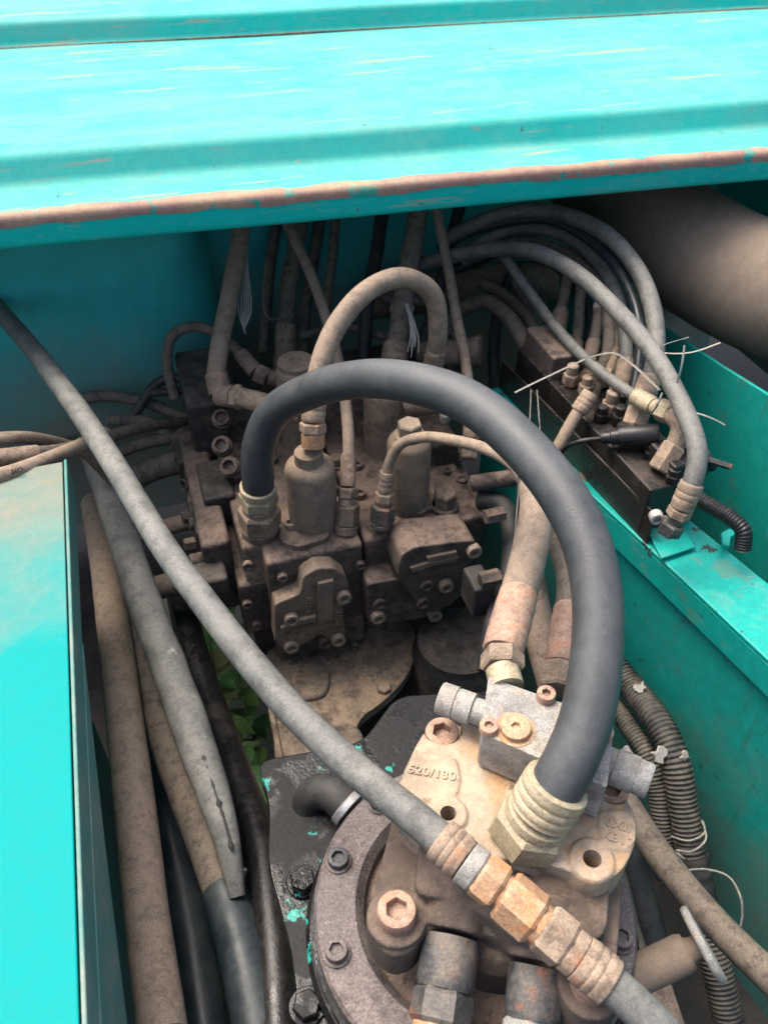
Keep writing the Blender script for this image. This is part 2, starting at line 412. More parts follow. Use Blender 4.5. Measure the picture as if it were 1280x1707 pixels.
def bolt(name, p0, axis, r, h, m, parent=None, socket=0.6, depth=0.55, n=24, hexhead=False):
    """socket-head screw seated at p0, head rising along axis"""
    if hexhead:
        return nut(name, p0, axis, h, r, m, parent)
    x, y, a = frame(Vector(axis)); p0 = Vector(p0)
    verts, faces = [], []
    def hexr(an):
        b = (an % (math.pi / 3)) - math.pi / 6
        return math.cos(math.pi / 6) / math.cos(b)
    loops = [(0, lambda q: r), (h * 0.86, lambda q: r), (h * 0.97, lambda q: r * 0.95), (h, lambda q: r * 0.88),
             (h, lambda q: r * socket * 1.06 * hexr(q)), (h * 0.96, lambda q: r * socket * hexr(q)), (h * (1 - depth), lambda q: r * socket * hexr(q))]
    ro = random.random()
    for t, fn in loops:
        for k in range(n):
            an = 2 * math.pi * k / n
            verts.append(p0 + a * t + x * (math.cos(an + ro) * fn(an)) + y * (math.sin(an + ro) * fn(an)))
    for i in range(len(loops) - 1):
        for k in range(n):
            faces.append((i * n + k, i * n + (k + 1) % n, (i + 1) * n + (k + 1) % n, (i + 1) * n + k))
    faces.append(tuple(range(n - 1, -1, -1)))
    faces.append(tuple((len(loops) - 1) * n + k for k in range(n)))
    return mesh_obj(name, verts, faces, m, parent, angle=30)
def box(name, c, size, m, parent=None, bev=0.004, rz=0.0, seg=3, rx=0.0):
    bm = bmesh.new()
    bmesh.ops.create_cube(bm, size=1)
    for v in bm.verts:
        v.co = Vector((v.co.x * size[0], v.co.y * size[1], v.co.z * size[2]))
    if bev:
        bmesh.ops.bevel(bm, geom=bm.edges[:], offset=bev, segments=seg, affect='EDGES', profile=0.5)
    R = Matrix.Rotation(rz, 3, 'Z') @ Matrix.Rotation(rx, 3, 'X')
    for v in bm.verts:
        v.co = R @ v.co + Vector(c)
    return bm_obj(name, bm, m, parent)
def prism_bm(out, ext, bev=0.004, seg=3, bevel_all=True):
    """outline (world points, one plane) swept by the vector ext"""
    bm = bmesh.new()
    ext = Vector(ext)
    a = [bm.verts.new(Vector(p)) for p in out]
    b = [bm.verts.new(Vector(p) + ext) for p in out]
    n = len(out)
    bm.faces.new(a); bm.faces.new(b[::-1])
    for i in range(n):
        bm.faces.new((a[i], b[i], b[(i + 1) % n], a[(i + 1) % n]))
    bmesh.ops.recalc_face_normals(bm, faces=bm.faces)
    if bev:
        es = bm.edges[:] if bevel_all else [e for e in bm.edges if (e.verts[0] in a) == (e.verts[1] in a)]
        bmesh.ops.bevel(bm, geom=es, offset=bev, segments=seg, affect='EDGES', profile=0.5, clamp_overlap=True)
    return bm
def prism(name, out, ext, m, parent=None, bev=0.004, seg=3, bevel_all=True):
    return bm_obj(name, prism_bm(out, ext, bev, seg, bevel_all), m, parent)
def round_poly(pts, r, k=5):
    """round the corners of a polygon of coplanar points"""
    out = []
    n = len(pts)
    for i in range(n):
        p = Vector(pts[i]); a = Vector(pts[i - 1]); b = Vector(pts[(i + 1) % n])
        da, db = (a - p), (b - p)
        d = min(r, da.length * 0.45, db.length * 0.45)
        s, e = p + da.normalized() * d, p + db.normalized() * d
        for j in range(k + 1):
            t = j / k
            out.append(s * (1 - t) ** 2 + p * (2 * t * (1 - t)) + e * t ** 2)
    return out
def cast(name, pieces, m, parent, voxel=0.002, smooth=6, cutters=()):
    """several closed shells fused into one casting with soft fillets"""
    vs, fs = [], []
    for bm in pieces:
        bm.verts.index_update(); base = len(vs)
        vs += [v.co.copy() for v in bm.verts]
        fs += [[v.index + base for v in f.verts] for f in bm.faces]
        bm.free()
    me = bpy.data.meshes.new('t'); me.from_pydata(vs, [], fs); me.update()
    o = link(bpy.data.objects.new('t', me))
    rm = o.modifiers.new('r', 'REMESH'); rm.mode = 'VOXEL'; rm.voxel_size = voxel; rm.use_smooth_shade = True
    sm = o.modifiers.new('s', 'SMOOTH'); sm.factor = 0.5; sm.iterations = smooth
    tmp = [o]
    for c in cutters:
        cm = bpy.data.meshes.new('c'); cm.from_pydata(*[c[0], [], c[1]]); cm.update()
        bm = bmesh.new(); bm.from_mesh(cm); bmesh.ops.recalc_face_normals(bm, faces=bm.faces); bm.to_mesh(cm); bm.free()
        co = link(bpy.data.objects.new('c', cm)); tmp.append(co)
        bo = o.modifiers.new('b', 'BOOLEAN'); bo.operation = 'DIFFERENCE'; bo.object = co; bo.solver = 'EXACT'
    dg = bpy.context.evaluated_depsgraph_get()
    ev = o.evaluated_get(dg); em = ev.to_mesh()
    verts = [v.co.copy() for v in em.vertices]; faces = [list(p.vertices) for p in em.polygons]
    ev.to_mesh_clear()
    for q in tmp:
        bpy.data.objects.remove(q)
    return mesh_obj(name, verts, faces, m, parent, angle=50)

def hose(name, label, pts, r, m, start=(), end=(), cat='hose', group=None, n=18, squash=None, wob=0.03, ribs=None, px=True):
    """pts: (px, py, depth). start / end: fittings eaten from the two ends, outermost first: (kind, length, radius, material)"""
    P = [at(*p) for p in pts] if px else [Vector(p) for p in pts]
    step = max(0.003, r * 0.5)
    path, L = resample(P, 0.004)
    sd_ = len(bpy.data.objects) * 1.7
    nn = len(path) - 1
    path = [p + Vector((noise.noise(Vector((i * .016, sd_, 0))), noise.noise(Vector((i * .016, sd_, 9))), noise.noise(Vector((i * .016, sd_, 18))))) * (0.0032 * min(1, 4 * i / nn, 4 * (nn - i) / nn)) for i, p in enumerate(path)]
    a = sum(s[1] for s in start); b = L - sum(s[1] for s in end)
    if ribs:
        step = ribs / 6
        core = sub(path, L, a, b, step)
        rad = lambda u, i: r * (1 + 0.07 * math.copysign(abs(math.sin(2 * math.pi * i / 6)) ** 0.6, math.sin(2 * math.pi * i / 6)))
    else:
        core = sub(path, L, max(0, a - 0.004), min(L, b + 0.004), step)
        rad = r
    v, f = tube_geo(core, rad, n, squash, wob=wob, seed=len(bpy.data.objects))
    if not start and not end:
        o = mesh_obj(name, v, f, m, None, angle=60)
        return tag(o, label, cat, group)
    root = thing(name, label, cat, path[0], group)
    mesh_obj('hose_tube', v, f, m, root, angle=60)
    for side, segs in ((0, start), (1, end)):
        s = 0.0
        for kind, ln, rr, mm in segs:
            if side == 0:
                q = sub(path, L, s, s + ln, 0.004)
            else:
                q = sub(path, L, L - s - ln, L - s, 0.004)
            ax = q[-1] - q[0]; l = ax.length
            if kind == 'nut':
                nut('nut', q[0], ax, l, rr, mm, root)
            elif kind == 'ferrule':
                lathe('ferrule', q[0], ax, ferrule_prof(l, rr), mm, root, angle=50)
            elif kind == 'collar':
                lathe('collar', q[0], ax, [(0, rr * .93), (l * .12, rr), (l * .88, rr), (l, rr * .93)], mm, root)
            elif kind == 'neck':
                lathe('neck', q[0], ax, [(0, rr), (l, rr)], mm, root)
            elif kind == 'pipe':
                vv, ff = tube_geo(q, rr, 16); mesh_obj('adapter', vv, ff, mm, root, angle=60)
            s += ln
    return root

def text(name, body, loc, xdir, ydir, size, m, parent, depth=0.0012):
    c = bpy.data.curves.new(name, 'FONT')
    c.body = body; c.size = size; c.extrude = depth; c.bevel_depth = 0.0003; c.align_x = 'CENTER'; c.align_y = 'CENTER'
    c.space_character = 1.1
    c.materials.append(M[m])
    o = link(bpy.data.objects.new(name, c))
    x = Vector(xdir).normalized(); z = x.cross(Vector(ydir)).normalized(); y = z.cross(x)
    T = Matrix.Translation(loc) @ Matrix((x, y, z)).transposed().to_4x4()
    ev = o.evaluated_get(bpy.context.evaluated_depsgraph_get()); em = ev.to_mesh()
    vs = [T @ v.co for v in em.vertices]; fs = [list(p.vertices) for p in em.polygons]
    ev.to_mesh_clear(); bpy.data.objects.remove(o)
    return mesh_obj(name, vs, fs, m, parent, angle=30)
Z = Vector((0, 0, 1))
def zp(px, py, z):
    """pixel on a level at height z -> (px, py, depth)"""
    q = ray(px, py); return (px, py, z / q.z)

# ================================================================== setting
gs = 40
tag(mesh_obj('ground', [(-gs, -gs, 0), (gs, -gs, 0), (gs, gs, 0), (-gs, gs, 0)], [(0, 1, 2, 3)], 'soil'),
    'dark weedy soil under the machine', 'ground', kind='structure')

def slabs(name, cells, z0, z1, m):
    """one floor made of butted slabs"""
    vs, fs = [], []
    for x0, x1, y0, y1 in cells:
        b = len(vs)
        vs += [V(x0, y0, z0), V(x1, y0, z0), V(x1, y1, z0), V(x0, y1, z0), V(x0, y0, z1), V(x1, y0, z1), V(x1, y1, z1), V(x0, y1, z1)]
        fs += [[b + i for i in q] for q in ((0, 3, 2, 1), (4, 5, 6, 7), (0, 1, 5, 4), (1, 2, 6, 5), (2, 3, 7, 6), (3, 0, 4, 7))]
    return mesh_obj(name, vs, fs, m, smooth=False)
HX0, HX1, HY0, HY1 = -0.14, 0.07, 0.74, 1.40
o = slabs('bay_floor', [(-1.6, HX0, -1.2, 2.6), (HX1, 1.9, -1.2, 2.6), (HX0, HX1, -1.2, HY0), (HX0, HX1, HY1, 2.6)], -1.42, -1.40, 'black_floor')  # outer slabs spread unseen past the bay to keep the ground below shaded
tag(o, 'dark grimy floor deep in the machine bay, widened to shade the ground', 'floor', kind='structure')

# ---- hood across the top: bent sheet, swept along its length
E_ = Vector((1, -0.076, 0)).normalized(); EP = Vector((0.076, 1, 0)).normalized()
YL = 1.10
def prof(p): return (p.dot(EP), p.z)
p0 = oy(640, 360, YL); p1 = oy(640, 306, YL); p2 = oz(640, 262, p1.z - H); p3 = oy(640, 212, p2.y + 0.02); p4 = oz(640, 47, p3.z - H); p5 = oy(640, 6, p4.y + 0.015)
HOOD_Z = p0.z - H
raw = [(prof(p0)[0] + 0.05, p0.z), prof(p0), prof(p1), prof(p2), prof(p3), prof(p4), prof(p5), (prof(p5)[0] + 0.9, p5.z + 0.01)]
def sweep(name, line, m, parent, s0=-1.3, s1=2.2, th=0.004, bend=0.012, seg=60, wav=0.0):
    P = [Vector((a, b, 0)) for a, b in line]
    R = [P[0]]
    for i in range(1, len(P) - 1):
        a, p, b = P[i - 1], P[i], P[i + 1]
        d = min(bend, (a - p).length * .4, (b - p).length * .4)
        s, e = p + (a - p).normalized() * d, p + (b - p).normalized() * d
        for j in range(6):
            t = j / 5; R.append(s * (1 - t) ** 2 + p * 2 * t * (1 - t) + e * t * t)
    R.append(P[-1])
    # offset inward for the sheet's thickness
    off = []
    for i in range(len(R)):
        t = (R[min(i + 1, len(R) - 1)] - R[max(i - 1, 0)]).normalized()
        off.append(R[i] + Vector((t.y, -t.x, 0)) * th)
    loop = R + off[::-1]
    n = len(loop); vs, fs = [], []
    for k in range(seg + 1):
        s = s0 + (s1 - s0) * k / seg
        for i, q in enumerate(loop):
            w_ = wav * noise.noise(Vector((s * 3, q.x * 5, 1.3)))
            vs.append(E_ * s + EP * q.x + Vector((0, 0, q.y + w_)))
    for k in range(seg):
        for i in range(n):
            fs.append((k * n + i, k * n + (i + 1) % n, (k + 1) * n + (i + 1) % n, (k + 1) * n + i))
    fs.append(tuple(range(n))); fs.append(tuple(seg * n + i for i in range(n)))
    return mesh_obj(name, vs, fs, m, parent, angle=50)
hood = thing('hood_panel', 'long stepped turquoise sheet metal hood crossing the top of the bay', 'panel', E_ * 0.3 + EP * raw[1][0] + Vector((0, 0, p0.z)))
sweep('folded_sheet', raw, 'teal_hood', hood, wav=0.002, bend=0.010)
sl_ = [E_ * (-1.2 + 3.3 * k / 40) + EP * (raw[5][0] - 0.004) + Vector((0, 0, raw[5][1] + 0.0012)) for k in range(41)]
v_, f_ = tube_geo(sl_, 0.0022, 6)
mesh_obj('seam', v_, f_, 'iron_brown', hood)
# the worn, rusty fold: a ragged strip a hair proud of the bend
a1 = Vector((raw[2][0], raw[2][1], 0))
vs, fs = [], []
K = 420
for k in range(K + 1):
    s = -1.0 + 3.0 * k / K
    n1_ = noise.fractal(Vector((s * 16, 0.3, 0)), 0.7, 2, 6); n2_ = noise.fractal(Vector((s * 10, 5.3, 0)), 0.7, 2, 6)
    lo = -0.0145 + 0.0035 * n1_; hi = 0.007 + 0.010 * n2_
    wv = lambda q: 0.002 * noise.noise(Vector((s * 3, q * 5, 1.3)))
    ring_ = [(-0.0008, lo)] + [(0.010 * t_ * t_ - 0.0008 * (1 - t_), -0.010 * (1 - t_) ** 2 + 0.0008 * t_) for t_ in (0, .2, .4, .6, .8, 1)] + [(0.0105 + max(0.0, hi), 0.0008)]
    for (dy, dz) in ring_:
        q = a1.x + dy
        vs.append(E_ * s + EP * q + Vector((0, 0, a1.y + dz + wv(q))))
for k in range(K):
    for i in range(7):
        fs.append((k * 8 + i, k * 8 + i + 1, (k + 1) * 8 + i + 1, (k + 1) * 8 + i))
o = mesh_obj('worn_edge', vs, fs, 'rust_edge', hood, angle=80)
o['label'] = 'rusty worn strip along the hood fold'

# ---- walls of the bay
box('back_wall', V(0.1, 1.62, -0.93), (2.6, 0.012, 0.85), 'teal_back', bev=0.002)
tag(bpy.data.objects['back_wall'], 'dusty dark turquoise back wall under the hood', 'wall')
# rounded dusty tank front, upper left
tk = thing('oil_tank', 'big rounded turquoise tank with brown dust along its base, upper left', 'tank', V(-0.45, 1.42, -0.98))
prism('tank_body', round_poly([V(-1.0, 1.36, -0.98), V(0.10, 1.42, -0.98), V(0.14, 1.60, -0.98), V(-1.0, 1.60, -0.98)], 0.12, 8), (0, 0, 0.44), 'teal_back', tk, bev=0.03, seg=4, bevel_all=False)

cov = thing('deck_cover', 'flat bright turquoise deck cover plate at the left, dusty far end', 'cover', V(-0.45, 0.4, -0.74))
prism('top_plate', [V(-1.0, -0.4, -0.684), V(-0.153, -0.4, -0.684), V(-0.153, 0.940, -0.684), V(-1.0, 0.925, -0.684)], (0, 0, 0.004), 'teal_cover', cov, bev=0.0015)
prism('side_flange', [V(-0.151, -0.4, -0.678), V(-0.151, 0.942, -0.678), V(-0.151, 0.930, -0.722), V(-0.151, -0.4, -0.722)], (0.004, 0, 0), 'teal_pale', cov, bev=0.0015)
prism('end_flange', [V(-1.0, 0.9275, -0.686), V(-0.156, 0.9425, -0.686), V(-0.156, 0.9425, -0.75), V(-1.0, 0.9275, -0.75)], (0, 0.004, 0), 'plate_tan', cov, bev=0.001)
prism('skirt', [V(-0.1465, 0.66, -0.7235), V(-0.1465, -0.4, -0.7235), V(-0.1465, -0.4, -1.0), V(-0.1465, 0.20, -0.87), V(-0.1465, 0.45, -0.78)], (-0.004, 0, 0), 'teal_pale', cov, bev=0.001)
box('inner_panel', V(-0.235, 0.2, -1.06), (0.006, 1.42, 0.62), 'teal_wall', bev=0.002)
tag(bpy.data.objects['inner_panel'], 'grimy turquoise side panel standing in the gap below the deck cover', 'panel')

# ---- right side: shelf beam, lower panel, outer wall
sh = thing('side_shelf', 'narrow turquoise shelf beam with chipped paint along the right side', 'shelf', V(0.63, 0.65, -0.85))
near = [(0.510, 1.10), (0.556, 0.834), (0.590, 0.652), (0.623, 0.461), (0.69, 0.05)]
far = [(0.80, 0.05), (0.716, 0.50), (0.668, 0.72), (0.66, 1.10)]
prism('shelf_plate', [V(x, y, -0.806) for x, y in near + far], (0, 0, 0.006), 'teal_shelf', sh, bev=0.002)
lv, lf = [], []
for i, (x, y) in enumerate(near):
    lv += [V(x, y, -0.8075), V(x, y, -0.850), V(x + 0.006, y, -0.850), V(x + 0.006, y, -0.8075)]
for i in range(len(near) - 1):
    for k in range(4):
        lf.append((i * 4 + k, i * 4 + (k + 1) % 4, (i + 1) * 4 + (k + 1) % 4, (i + 1) * 4 + k))
lf += [(0, 1, 2, 3), tuple(len(lv) - 4 + k for k in range(4))]
mesh_obj('shelf_lip', lv, lf, 'teal_shelf', sh, smooth=False)
# the bare clip plate standing on it
pl = prism('clip_plate', [oz(x, y, -0.796) for x, y in ((1072, 876), (1130, 868), (1158, 915), (1102, 934))], (0, 0, 0.004), 'teal_shelf', sh, bev=0.0012)
br = prism('bracket', [oz(x, y, -0.790) for x, y in ((1200, 893), (1225, 880), (1234, 888), (1216, 900), (1214, 915), (1203, 912))], (0, 0, 0.006), 'teal_shelf', sh, bev=0.001)
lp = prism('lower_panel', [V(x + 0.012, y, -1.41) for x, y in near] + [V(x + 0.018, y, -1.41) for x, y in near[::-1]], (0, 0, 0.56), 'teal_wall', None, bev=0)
tag(lp, 'upright turquoise panel below the side shelf, grimy towards the bottom', 'panel')
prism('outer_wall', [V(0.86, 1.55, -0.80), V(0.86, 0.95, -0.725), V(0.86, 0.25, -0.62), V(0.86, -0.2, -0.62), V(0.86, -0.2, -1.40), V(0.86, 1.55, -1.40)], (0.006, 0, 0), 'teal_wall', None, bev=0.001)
box('far_panel', V(1.30, 0.6, -0.75), (0.01, 2.4, 0.55), 'teal_back', bev=0.002)
tag(bpy.data.objects['far_panel'], 'shadowed turquoise body panel beyond the wide pipe at upper right', 'panel')
tag(bpy.data.objects['outer_wall'], 'smooth turquoise outer wall behind the pilot manifold', 'wall')

# ---- plates under the valve and motor
mp = prism('mounting_plate', round_poly([V(*q, -0.915) for q in ((0.012, 0.560), (0.14, 0.548), (0.20, 0.60), (0.33, 0.57), (0.345, 0.40), (0.335, 0.24), (0.28, 0.12), (0.25, -0.05), (0.03, -0.05), (0.012, 0.12), (-0.004, 0.24), (0.006, 0.34), (0.000, 0.43), (0.016, 0.50))], 0.02), (0, 0, 0.03), 'oil_plate', None, bev=0.003)
tag(mp, 'black oily base plate with flaking green paint under the swing motor', 'base plate')
bp_ = thing('bracket_plate', 'tan dusty steel bracket plate with a curved edge below the control valve', 'bracket', V(0.15, 0.75, -1.10))
prism('plate', round_poly([oz(x, y, -1.105) for x, y in ((440, 1085), (560, 1040), (680, 1030), (697, 1070), (688, 1110), (668, 1142), (636, 1172), (604, 1194), (592, 1216), (590, 1246), (560, 1290), (462, 1290))], 0.02), (0, 0, -0.02), 'plate_tan', bp_, bev=0.003)
lathe('boss', oz(575, 1240, -1.106), Z, [(0, .030), (.012, .027), (.016, .02)], 'plate_tan', bp_)
cast('lump', [prism_bm(round_poly([oz(x, y, -1.096) for x, y in ((486, 1112), (530, 1098), (552, 1120), (545, 1158), (505, 1168), (482, 1146))], 0.015, 4), (0, 0, -0.02), 0.004)], 'plate_tan', bp_, voxel=0.003, smooth=8)
nut('bolt', oz(640, 1150, -1.106), Z, 0.010, 0.012, 'iron_brown', bp_)
prism('web', [V(0.045, 0.67, -1.096), V(0.053, 0.67, -1.096), V(0.060, 0.86, -1.096), V(0.052, 0.86, -1.096)], (0, 0, -0.3), 'plate_tan', bp_, bev=0.002)
sw = thing('swivel_joint', 'dark round swivel joint drum under the right of the control valve', 'swivel joint', V(0.395, 0.80, -1.40))
lathe('drum', V(0.375, 0.80, -1.40), Z, [(0, .078), (.30, .078), (.312, .072), (.33, .070)], 'iron_dark', sw, n=40)
lathe('collar', V(0.375, 0.79, -1.25), Z, [(0, .09), (.03, .09), (.035, .086)], 'iron_dark', sw, n=40)
box('lug', V(0.43, 0.69, -1.12), (0.03, 0.03, 0.03), 'iron_dark', sw, bev=0.004)

# ---- weeds seen through the opening left of the valve
def leaf_mesh():
    n = 6; vs = []; fs = []
    for i in range(n + 1):
        t = i / n; wd = 0.30 * math.sin(math.pi * min(1, t * 1.02) ** 0.8) * (1 - 0.25 * t)
        zc = -0.22 * t * t
        vs += [(-wd, t, zc + wd * 0.45), (0, t, zc), (wd, t, zc + wd * 0.45)]
    for i in range(n):
        b = i * 3
        fs += [(b, b + 1, b + 4, b + 3), (b + 1, b + 2, b + 5, b + 4)]
    me = bpy.data.meshes.new('leaf'); me.from_pydata(vs, [], fs); me.update(); me.shade_smooth(); me.materials.append(M['leaf'])
    return me
LEAF = leaf_mesh()
weeds = [(-0.005, 0.92, 1.10, 'leafy weed seen through the opening beside the control valve, its tallest shoot'),
         (0.025, 1.02, 1.13, 'weed with small leaves crowding against the valve body low at the left'),
         (0.00, 0.79, 1.03, 'low dark weed at the near end of the opening above the base plate'),
         (-0.03, 1.10, 1.05, 'shaded weed at the far end of the opening behind the diagonal hose')]
for wi, (x, y, hh, lab) in enumerate(weeds):
    rt = thing('weed', lab, 'plant', (x, y, 0.0), 'weeds below the machine')
    top = Vector((x + random.uniform(-.02, .02), y + random.uniform(-.03, .03), hh))
    mid = Vector((x + random.uniform(-.03, .03), y, hh * 0.55))
    sp, L = resample([Vector((x, y, 0)), mid, top], 0.03)
    v, f = tube_geo(sp, lambda u, i: 0.0045 * (1 - 0.7 * u), 6)
    mesh_obj('stem', v, f, 'stem', rt, angle=80)
    for k in range(20):
        u = 0.55 + 0.45 * (k + 0.5) / 20
        pnt = sp[min(len(sp) - 1, int(u * (len(sp) - 1)))]
        an = k * 2.4 + random.random()
        lo = link(bpy.data.objects.new('leaf', LEAF)); lo.parent = rt
        lo.material_slots[0].link = 'OBJECT'; lo.material_slots[0].material = M[random.choice(('leaf', 'leaf', 'leaf_pale', 'leaf_dry'))]
        s = random.uniform(0.05, 0.10) * (1.1 - 0.35 * (u - .55) / .45)
        lo.location = pnt - Vector((x, y, 0)); lo.scale = (s, s, s)
        lo.rotation_euler = (random.uniform(-0.1, 0.7), random.uniform(-.3, .3), an)

# ================================================================== control valve
va = thing('control_valve', 'dusty brown cast iron main control valve with two front covers', 'valve', V(0.25, 1.05, -1.07))
left = prism_bm([V(0.084, 0.862, -1.092), V(0.231, 0.862, -1.092), V(0.231, 0.862, -0.866), V(0.084, 0.862, -0.866)], (0, 0.46, 0), 0.006)
bms = [left, prism_bm([V(0.040, 0.885, -1.04), V(0.10, 0.885, -1.04), V(0.10, 0.885, -0.925), V(0.040, 0.885, -0.925)], (0, 0.36, 0), 0.006),
       prism_bm([V(0.055, 0.885, -0.93), V(0.10, 0.885, -0.93), V(0.10, 0.905, -0.866), V(0.055, 0.905, -0.866)], (0, 0.36, 0), 0.006)]
cast('valve_block', bms, 'iron_dusty', va, voxel=0.002, smooth=1)
bms = [prism_bm([V(0.2345, 0.866, -1.045), V(0.425, 0.866, -1.045), V(0.430, 0.866, -0.864), V(0.2345, 0.866, -0.866)], (0, 0.44, 0), 0.006),
       prism_bm([V(0.42, 0.90, -0.98), V(0.452, 0.90, -0.98), V(0.452, 0.90, -0.885), V(0.42, 0.90, -0.885)], (0, 0.30, 0), 0.006)]
cast('valve_block', bms, 'iron_dusty', va, voxel=0.002, smooth=1)
# left front cover
Y1 = 0.836
def fp(px, py, y): return oy(px, py, y)
cv = cast('front_cover', [
    prism_bm(round_poly([fp(x, y, Y1) for x, y in ((458, 1008), (500, 990), (505, 962), (528, 948), (556, 947), (578, 962), (584, 990), (572, 1012), (576, 1060), (562, 1074), (536, 1058), (502, 1076), (478, 1088), (458, 1070))], 0.006, 3), (0, 0.03, 0), 0.003),
], 'iron_brown', va, voxel=0.0016, smooth=2)
prism('rib', round_poly([fp(x, y, Y1 - .006) for x, y in ((530, 974), (557, 968), (554, 1034), (530, 1040))], 0.002, 2), (0, 0.02, 0), 'cap_brown', cv, bev=0.0012)
prism('rib', [fp(x, y, Y1 - .006) for x, y in ((468, 1048), (494, 1036), (527, 1028), (527, 1035), (498, 1044), (470, 1056))], (0, 0.02, 0), 'cap_brown', cv, bev=0.001)
prism('pad', round_poly([fp(x, y, Y1 - .003) for x, y in ((474, 1064), (490, 1050), (514, 1046), (528, 1050), (516, 1062), (492, 1072))], 0.008, 4), (0, 0.02, 0), 'iron_brown', cv, bev=0.001)
text('lettering', 'CYXV', fp(515, 1008, Y1 - .0005), (0.06, 0, 1), (-1, 0, 0), 0.0125, 'cap_brown', cv)
text('lettering', 'DSVT', fp(564, 1030, Y1 - .0005), (0.06, 0, 1), (-1, 0, 0), 0.0125, 'cap_brown', cv)
for x, y in ((484, 1028), (571, 991), (562, 1062), (484, 1073)):
    bolt('cover_bolt', fp(x, y, Y1 + .002), (0, -1, 0.05), 0.0115, 0.012, 'bolt_pale', va)
bolt('cover_bolt', fp(541, 1066, 0.85), (0, -1, 0), 0.013, 0.012, 'iron_dusty', va)
# right front cover
Y2 = 0.808
cv = cast('front_cover', [
    prism_bm(round_poly([fp(x, y, Y2) for x, y in ((662, 962), (668, 926), (690, 912), (792, 900), (800, 925), (782, 958), (772, 990), (748, 1012), (706, 1024), (690, 1000))], 0.010, 4), (0, 0.063, 0), 0.005),
    prism_bm(round_poly([fp(x, y, Y2 + .020) for x, y in ((612, 975), (660, 966), (700, 980), (735, 1024), (690, 1034), (614, 1040))], 0.006, 4), (0, 0.04, 0), 0.003),
], 'iron_dusty', va, voxel=0.0016, smooth=2)
for q in (((712, 930), (762, 920), (762, 927), (714, 937)), ((684, 948), (720, 937), (764, 929), (764, 936), (722, 944), (688, 955))):
    prism('rib', [fp(x, y, Y2 - .005) for x, y in q], (0, 0.02, 0), 'cap_brown', cv, bev=0.001)
for x, y, dy in ((787, 914, 0), (741, 972, 0), (628, 1024, .020), (722, 1020, .020)):
    bolt('cover_bolt', fp(x, y, Y2 + .002 + dy), (0, -1, 0.05), 0.0115, 0.013, 'bolt_pale', va)
for x, y, dy in ((632, 1005, .020), (710, 975, 0), (705, 1003, 0)):
    lathe('plug', fp(x, y, Y2 + .002 + dy), (0, -1, 0), [(0, .012), (.005, .012), (.007, .010), (.0071, .006), (.004, .005)], 'iron_dusty', va)
# vertical relief caps
def cap(x, y, r, ztop, neck=None, m='cap_brown'):
    zb = -0.866
    h = ztop - zb
    pr = [(0, r * 1.02), (.004, r), (h - .014, r), (h - .006, r * .93), (h, r * .74)]
    if neck:
        pr += [(h + .001, neck), (h + .018, neck * .97), (h + .020, neck * .8)]
    return lathe('relief_cap', V(x, y, zb), Z, pr, m, va, n=40)
cap(0.171, 0.926, 0.037, -0.745, 0.021)
cap(0.322, 0.926, 0.033, -0.732, None)
nut('cap_plug', V(0.322, 0.926, -0.728), Z, 0.020, 0.0185, 'bolt_pale', va, rot=0.4)
lathe('washer', V(0.322, 0.926, -0.7325), Z, [(0, .023), (.004, .023), (.005, .021)], 'cap_brown', va)
c3 = oz(493, 605, -0.71) - Vector((0, 0, H))
cap(c3.x, c3.y, 0.034, -0.712)
lathe('cap_plug', V(c3.x, c3.y, -0.7125), Z, [(0, .030), (.006, .030), (.008, .028), (.0081, .010), (.004, .009)], 'cap_brown', va, n=32)
cap(0.335, 1.075, 0.040, -0.735, 0.028, 'iron_brown')
# feet of the caps
prism('cap_foot', round_poly([V(*q, -0.868) for q in ((0.112, 0.892), (0.135, 0.872), (0.185, 0.880), (0.185, 0.955), (0.118, 0.93))], 0.01), (0, 0, 0.012), 'iron_brown', va, bev=0.003)
bolt('foot_bolt', oz(484, 878, -0.856), Z, 0.0095, 0.010, 'bolt_pale', va)
prism('cap_foot', round_poly([V(*q, -0.868) for q in ((0.325, 0.887), (0.375, 0.905), (0.378, 0.925), (0.355, 0.95), (0.32, 0.95))], 0.01), (0, 0, 0.012), 'iron_brown', va, bev=0.003)
bolt('foot_bolt', oz(706, 839, -0.856), Z, 0.0095, 0.009, 'bolt_pale', va)
q = oz(741, 846, -0.864)
lathe('plug_washer', q, Z, [(0, .0225), (.006, .0225), (.008, .020)], 'iron_dusty', va)
nut('plug_head', q + Vector((0, 0, .008)), Z, 0.024, 0.0185, 'iron_brown', va, rot=0.3)
lathe('small_plug', oz(770, 802, -0.866), Z, [(0, .010), (.006, .010), (.0062, .006), (.003, .005)], 'iron_dusty', va)
# rear sections with their fittings
box('rear_section', V(0.30, 1.345, -0.94), (0.36, 0.10, 0.16), 'iron_dark', va, bev=0.006)
box('rear_section', V(0.052, 1.25, -0.875), (0.065, 0.18, 0.20), 'iron_dark', va, bev=0.008)
for px, py, d in ((342, 690, 1.44), (296, 705, 1.50), (306, 742, 1.47), (310, 765, 1.44), (318, 806, 1.42)):
    bolt('port_bolt', at(px, py, d), (-0.75, -0.5, 0.4), 0.011, 0.018, 'steel_dark', va)
bolt('port_bolt', at(712, 742, 1.25), Z, 0.010, 0.012, 'iron_dusty', va)
bolt('port_bolt', at(741, 700, 1.36), Z, 0.009, 0.012, 'steel_bright', va)
box('rear_section', V(0.405, 1.06, -0.85), (0.06, 0.12, 0.06), 'iron_dusty', va, bev=0.006)
box('side_section', V(0.020, 1.09, -0.945), (0.045, 0.32, 0.15), 'iron_dusty', va, bev=0.008)
